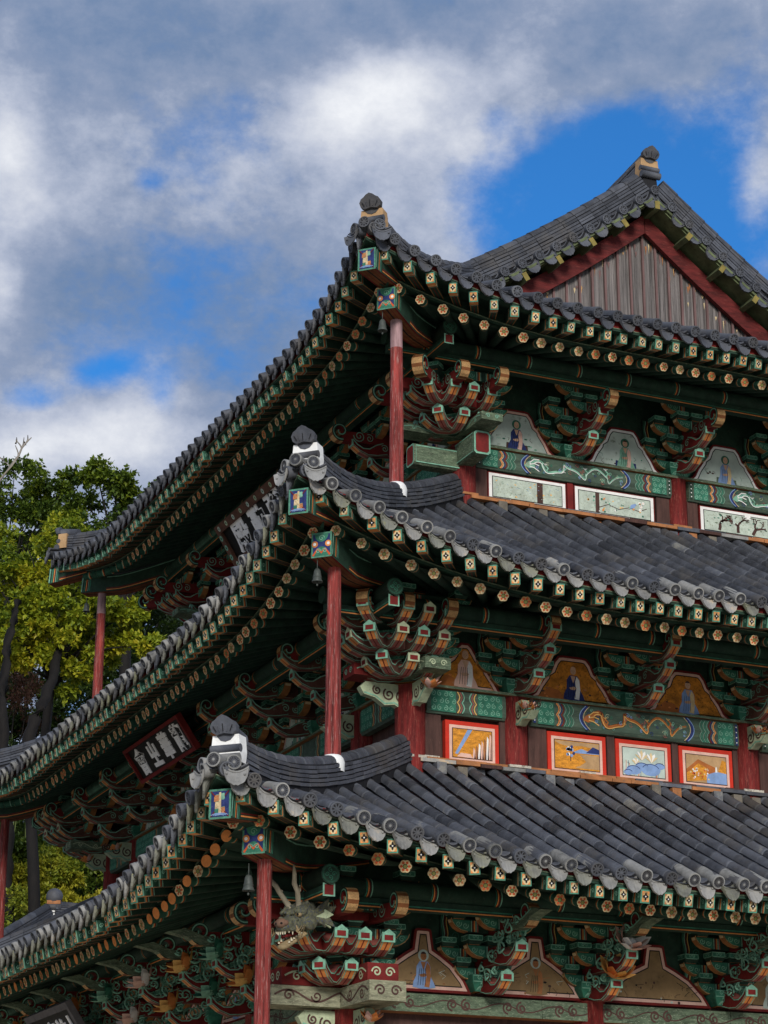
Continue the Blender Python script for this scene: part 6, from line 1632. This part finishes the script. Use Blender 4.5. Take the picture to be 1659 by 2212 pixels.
bs = at(40, 1850, 68); bs.z = hz(bs.x, bs.y)
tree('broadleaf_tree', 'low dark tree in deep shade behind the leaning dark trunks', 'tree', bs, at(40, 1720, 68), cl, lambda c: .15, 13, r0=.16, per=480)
# trees further up the slope, seen through the gaps
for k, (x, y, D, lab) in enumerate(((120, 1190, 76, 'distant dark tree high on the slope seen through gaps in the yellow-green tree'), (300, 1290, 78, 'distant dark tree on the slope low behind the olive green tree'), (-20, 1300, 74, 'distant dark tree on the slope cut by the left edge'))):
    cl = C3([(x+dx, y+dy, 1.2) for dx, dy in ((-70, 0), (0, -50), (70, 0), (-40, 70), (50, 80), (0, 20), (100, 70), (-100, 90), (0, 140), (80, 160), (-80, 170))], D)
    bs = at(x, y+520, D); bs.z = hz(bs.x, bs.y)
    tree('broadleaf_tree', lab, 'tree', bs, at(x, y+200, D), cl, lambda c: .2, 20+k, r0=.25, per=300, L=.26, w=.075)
# dark bare trunks leaning in the shade
def bare_trunk(label, P, r0, r1, seed):
    r = random.Random(seed); base = P[0]; root = empty('bare_tree', base); tag(root, label, 'tree'); b = MB(Matrix.Translation(-base)); n = 14
    pts = []
    for i in range(n+1):
        q = i/n*(len(P)-1); k = min(int(q), len(P)-2); pts.append(P[k].lerp(P[k+1], q-k)+Vector((r.gauss(0, .03), r.gauss(0, .03), 0)))
    b.tube(pts, lambda i: (r0+(r1-r0)*i/n)*(1+.10*math.sin(i*2.3)), BARK, 10, caps=False); link('trunk', b.mesh('trunk'), root)
    return root
bare_trunk('thick dark trunk leaning right, in the shade behind the middle roof', [at(55, 1690, 53), at(62, 1600, 53), at(85, 1530, 53), at(118, 1460, 53.3), at(130, 1400, 54)], .17, .11, 2)
bare_trunk('straight dark trunk at the left edge of the view', [at(2, 1700, 52), at(4, 1520, 52), at(14, 1400, 52.5), at(40, 1300, 53)], .14, .10, 4)
bare_trunk('dark trunk standing among the shrubs beside the middle roof corner', [at(22, 2010, 56), at(16, 1900, 56), at(18, 1800, 56), at(14, 1700, 56.5)], .16, .13, 6)
# a bleached dead branch standing above the crowns
def dead_tree():
    r = random.Random(4); P = [at(-12, 1100, 58), at(-2, 1040, 58), at(22, 1008, 58), at(40, 985, 58), at(47, 968, 58), at(58, 955, 58), at(68, 945, 58)]
    g = at(-40, 1700, 58); g.z = hz(g.x, g.y); root = empty('dead_tree', g); tag(root, 'bleached dead branch standing bare against the cloud above the trees', 'tree'); b = MB(Matrix.Translation(-g))
    limb(b, g, P[0], .12, .06, r, TWIG, sag=0); link('trunk', b.mesh('trunk'), root)
    b = MB(Matrix.Translation(-g)); b.tube(P, lambda i: .055-.007*i, TWIG, 6, caps=False)
    for a, c in (((47, 968), (34, 950)), ((47, 968), (52, 945)), ((40, 985), (33, 962)), ((34, 958), (36, 945)), ((58, 955), (60, 940)), ((22, 1008), (6, 995)), ((6, 995), (8, 985)), ((52, 955), (56, 962)), ((6, 995), (-4, 985))):
        b.tube([at(*a, 58), at((a[0]+c[0])/2+1.5, (a[1]+c[1])/2, 58.1), at(*c, 58)], lambda i: .028-.009*i, TWIG, 5, caps=False)
    link('branch', b.mesh('branch'), root)
dead_tree()
# russet bare bush in the shade
def bush(name, label, spots, D, tone, seed, mat, L, w, per, cat='shrub', stems=0, group=None):
    r = random.Random(seed); c0 = at(spots[0][0], spots[0][1], D); g = Vector((c0.x, c0.y, hz(c0.x, c0.y))); root = empty(name, g); tag(root, label, cat, group)
    b = MB(Matrix.Translation(-g)); cl = C3(spots, D)
    for c, rr in cl: limb(b, g+Vector((r.uniform(-.4, .4), r.uniform(-.4, .4), -.2)), c, .045, .012, r, BARK, 6)
    link('stems', b.mesh('stems'), root)
    b = MB(Matrix.Translation(-g))
    for c, rr in cl:
        for k in range(4): clump(b, c+Vector((r.gauss(0, .5), r.gauss(0, .5), r.gauss(0, .35)))*rr, rr*.7, per//4, tone+r.uniform(-.14, .14), r, mat, L, w, .9)
    link('foliage', b.mesh('foliage'), root); return root
RUS = leaf_mat('russet_twigs', [(.03, .016, .010), (.07, .03, .018), (.11, .05, .03)])
bush('russet_bush', 'russet brown bare bush in the shade left of the leaning trunk', [(35, 1450, .8), (60, 1500, .7), (15, 1510, .8), (45, 1400, .6), (80, 1550, .6)], 66, .5, 31, RUS, .13, .012, 420)
SH = [('bright yellow-green bush under the far brackets of the middle storey', [(70, 1880, .5), (110, 1860, .5), (60, 1930, .6), (120, 1920, .5), (90, 1960, .55), (40, 1890, .5), (140, 1890, .4)], 57, .74),
      ('yellow bush just right of the small roof finial', [(185, 1960, .5), (150, 1975, .45), (215, 1950, .45), (225, 1985, .5), (180, 2005, .5), (130, 2010, .4)], 56.5, .88),
      ('green bush beside the red column of the middle storey', [(205, 1880, .5), (230, 1900, .5), (185, 1900, .5), (170, 1850, .45), (240, 1860, .4)], 58, .42),
      ('olive bush at the left edge behind the small roof', [(20, 1980, .55), (50, 2000, .5), (10, 2030, .5), (75, 2010, .45), (-20, 1960, .7), (40, 2040, .5)], 56, .55),
      ('leafy bush at the left edge under the middle roof', [(20, 1840, .5), (50, 1830, .45), (10, 1890, .55), (-20, 1850, .6), (35, 1870, .5)], 58, .40)]
for k, (lab, sp, D, tone) in enumerate(SH): bush('bush', lab, sp, D, tone, 40+k, BAMB, .15, .030, 330, group='bushes on the slope')
# bamboo thicket behind the bushes
def bamboo():
    r = random.Random(9); V = MB(); g = None
    for i in range(110):
        p = at(r.uniform(-40, 300), 1990, r.uniform(59, 64)); z0 = hz(p.x, p.y); h = r.uniform(5.5, 8.5); lean = Vector((r.gauss(0, .3), r.gauss(0, .3), 0))
        V.tube([Vector((p.x, p.y, z0-.1))+lean*q*q+Vector((0, 0, h*q)) for q in (0, .25, .5, .75, 1)], lambda k: .03-.005*k, BSTEM, 5, caps=False)
        for k in range(13):
            q = r.uniform(.2, 1); c = Vector((p.x, p.y, z0))+lean*q*q+Vector((r.gauss(0, .25), r.gauss(0, .25), h*q))
            clump(V, c, .42, 27, (.22 if h*q < 4 else .15)+r.uniform(-.1, .25), r, BAMB, .19, .020, .7)
    o = link('bamboo', V.mesh('bamboo')); o['kind'] = 'stuff'
BSTEM = paint('bamboo_stems', '#6d7a45', 0.3, '#8f9468', 6, var=.3)
bamboo()
# ground cover on the slope
def undergrowth():
    r = random.Random(77); b = MB()
    for i in range(900):
        x = r.uniform(-8, 22); y = r.uniform(24, 62); clump(b, Vector((x, y, hz(x, y)+.25)), .7, 18, .18+r.uniform(-.1, .15), r, LEAF, .22, .06, .4)
    o = link('undergrowth', b.mesh('undergrowth')); o['kind'] = 'stuff'
undergrowth()

# the smaller hall behind, of which a hip of the roof shows
def small_hall():
    A = at(115, 1987, 50); E_ = at(-70, 2095, 47.5)
    g = Vector((A.x+1.5, A.y+2, 0)); root = empty('small_hall', g); tag(root, 'smaller tiled hall behind with a dark-capped ridge end, at the left edge', 'temple hall'); T = Matrix.Translation(-g)
    ax = (A-E_); dx, dy, dzz = -ax.x, -ax.y, ax.z
    k = 2.2; f = Vector((E_.x-ax.x*k*.0, E_.y, E_.z)); base = MB(T)
    F = A+Vector((-6.5, -1.0, -3.1)); Fr = A+Vector((8, -1.0-3.0, -3.1)); Bk = A+Vector((-6.5, 7, -3.1)); Br = A+Vector((8, 7, -3.1)); R0 = A+Vector((0, 0, 0)); R1 = A+Vector((5, 2, 0))
    F = A+(E_-A)*2.1; Fr = Vector((A.x+9, F.y-.0, F.z)); Bk = Vector((F.x, A.y+6, F.z)); Br = Vector((A.x+9, A.y+6, F.z)); R1 = Vector((A.x+5, A.y+.5, A.z))
    for q in ((F, Fr, R1, R0), (Bk, F, R0), (Br, Bk, R0, R1), (Fr, Br, R1)): base.poly(q, T_DK)
    base.tv = .35
    for i in range(1, 30):
        q = i/30; p = F.lerp(Fr, q); t_ = R0.lerp(R1, max(0, (q-.35)/.65)) if q > .35 else F.lerp(R0, q/.35); base.tube([p+VZ*.03, t_+VZ*.03], .075, T_DK, 6, caps=False)
        p = F.lerp(Bk, q); t_ = R0 if q > .5 else F.lerp(R0, q*2); base.tube([p+VZ*.03, t_+VZ*.03], .075, T_DK, 6, caps=False)
    link('tile_roof', base.mesh('tile_roof'), root)
    o = ridge([A.lerp(F, .03+.97*i/12)+VZ*(.10+.10*((i/12-.5)**2)) for i in range(13)], layers=4, w=.30, parent=root, lh=.05, capr=.10); o.location = -g
    o2 = ridge([A.lerp(R1, i/6)+VZ*.12 for i in range(7)], layers=4, w=.3, parent=root, name='main_ridge', lh=.05, capr=.10); o2.location = -g
    d = Vector((-.35, -.9, 0)).normalized(); e = MB()
    e.tube([(0, -.06, 0), (0, .3, 0)], .15, PLAS, 14); e.tube([(-.17, -.03, .16), (.17, -.03, .16)], .085, T_NEW, 12); e.box(-.15, .15, -.10, .2, .22, .30, WOOD_O); e.ellipsoid((0, .02, .40), (.19, .16, .19), T_DK, 14, 9); e.ribbon([(-.07, .03), (.07, .03)], .02, Vector((0, -.065, .0)), VX, VZ, T_GAP, .003)
    link('ridge_end', e.mesh('ridge_end'), root, Matrix.Translation(A-g+VZ*.12) @ basis(Vector((-d.y, d.x, 0)), d, Vector((0, 0, 0))))
    w = MB(T); x0, x1, y0, y1 = F.x+1.5, Fr.x-1.5, F.y+1.5, Bk.y-1.5; w.box(x0, x1, y0, y1, 0, F.z+.5, TANP); link('wall', w.mesh('wall'), root)
    for x in (x0, (x0+x1)/2, x1):
        c = MB(T); c.tube([(x, y0, 0), (x, y0, F.z+.3)], .16, RED_CO, 12); link('column', c.mesh('column'), root)
small_hall()
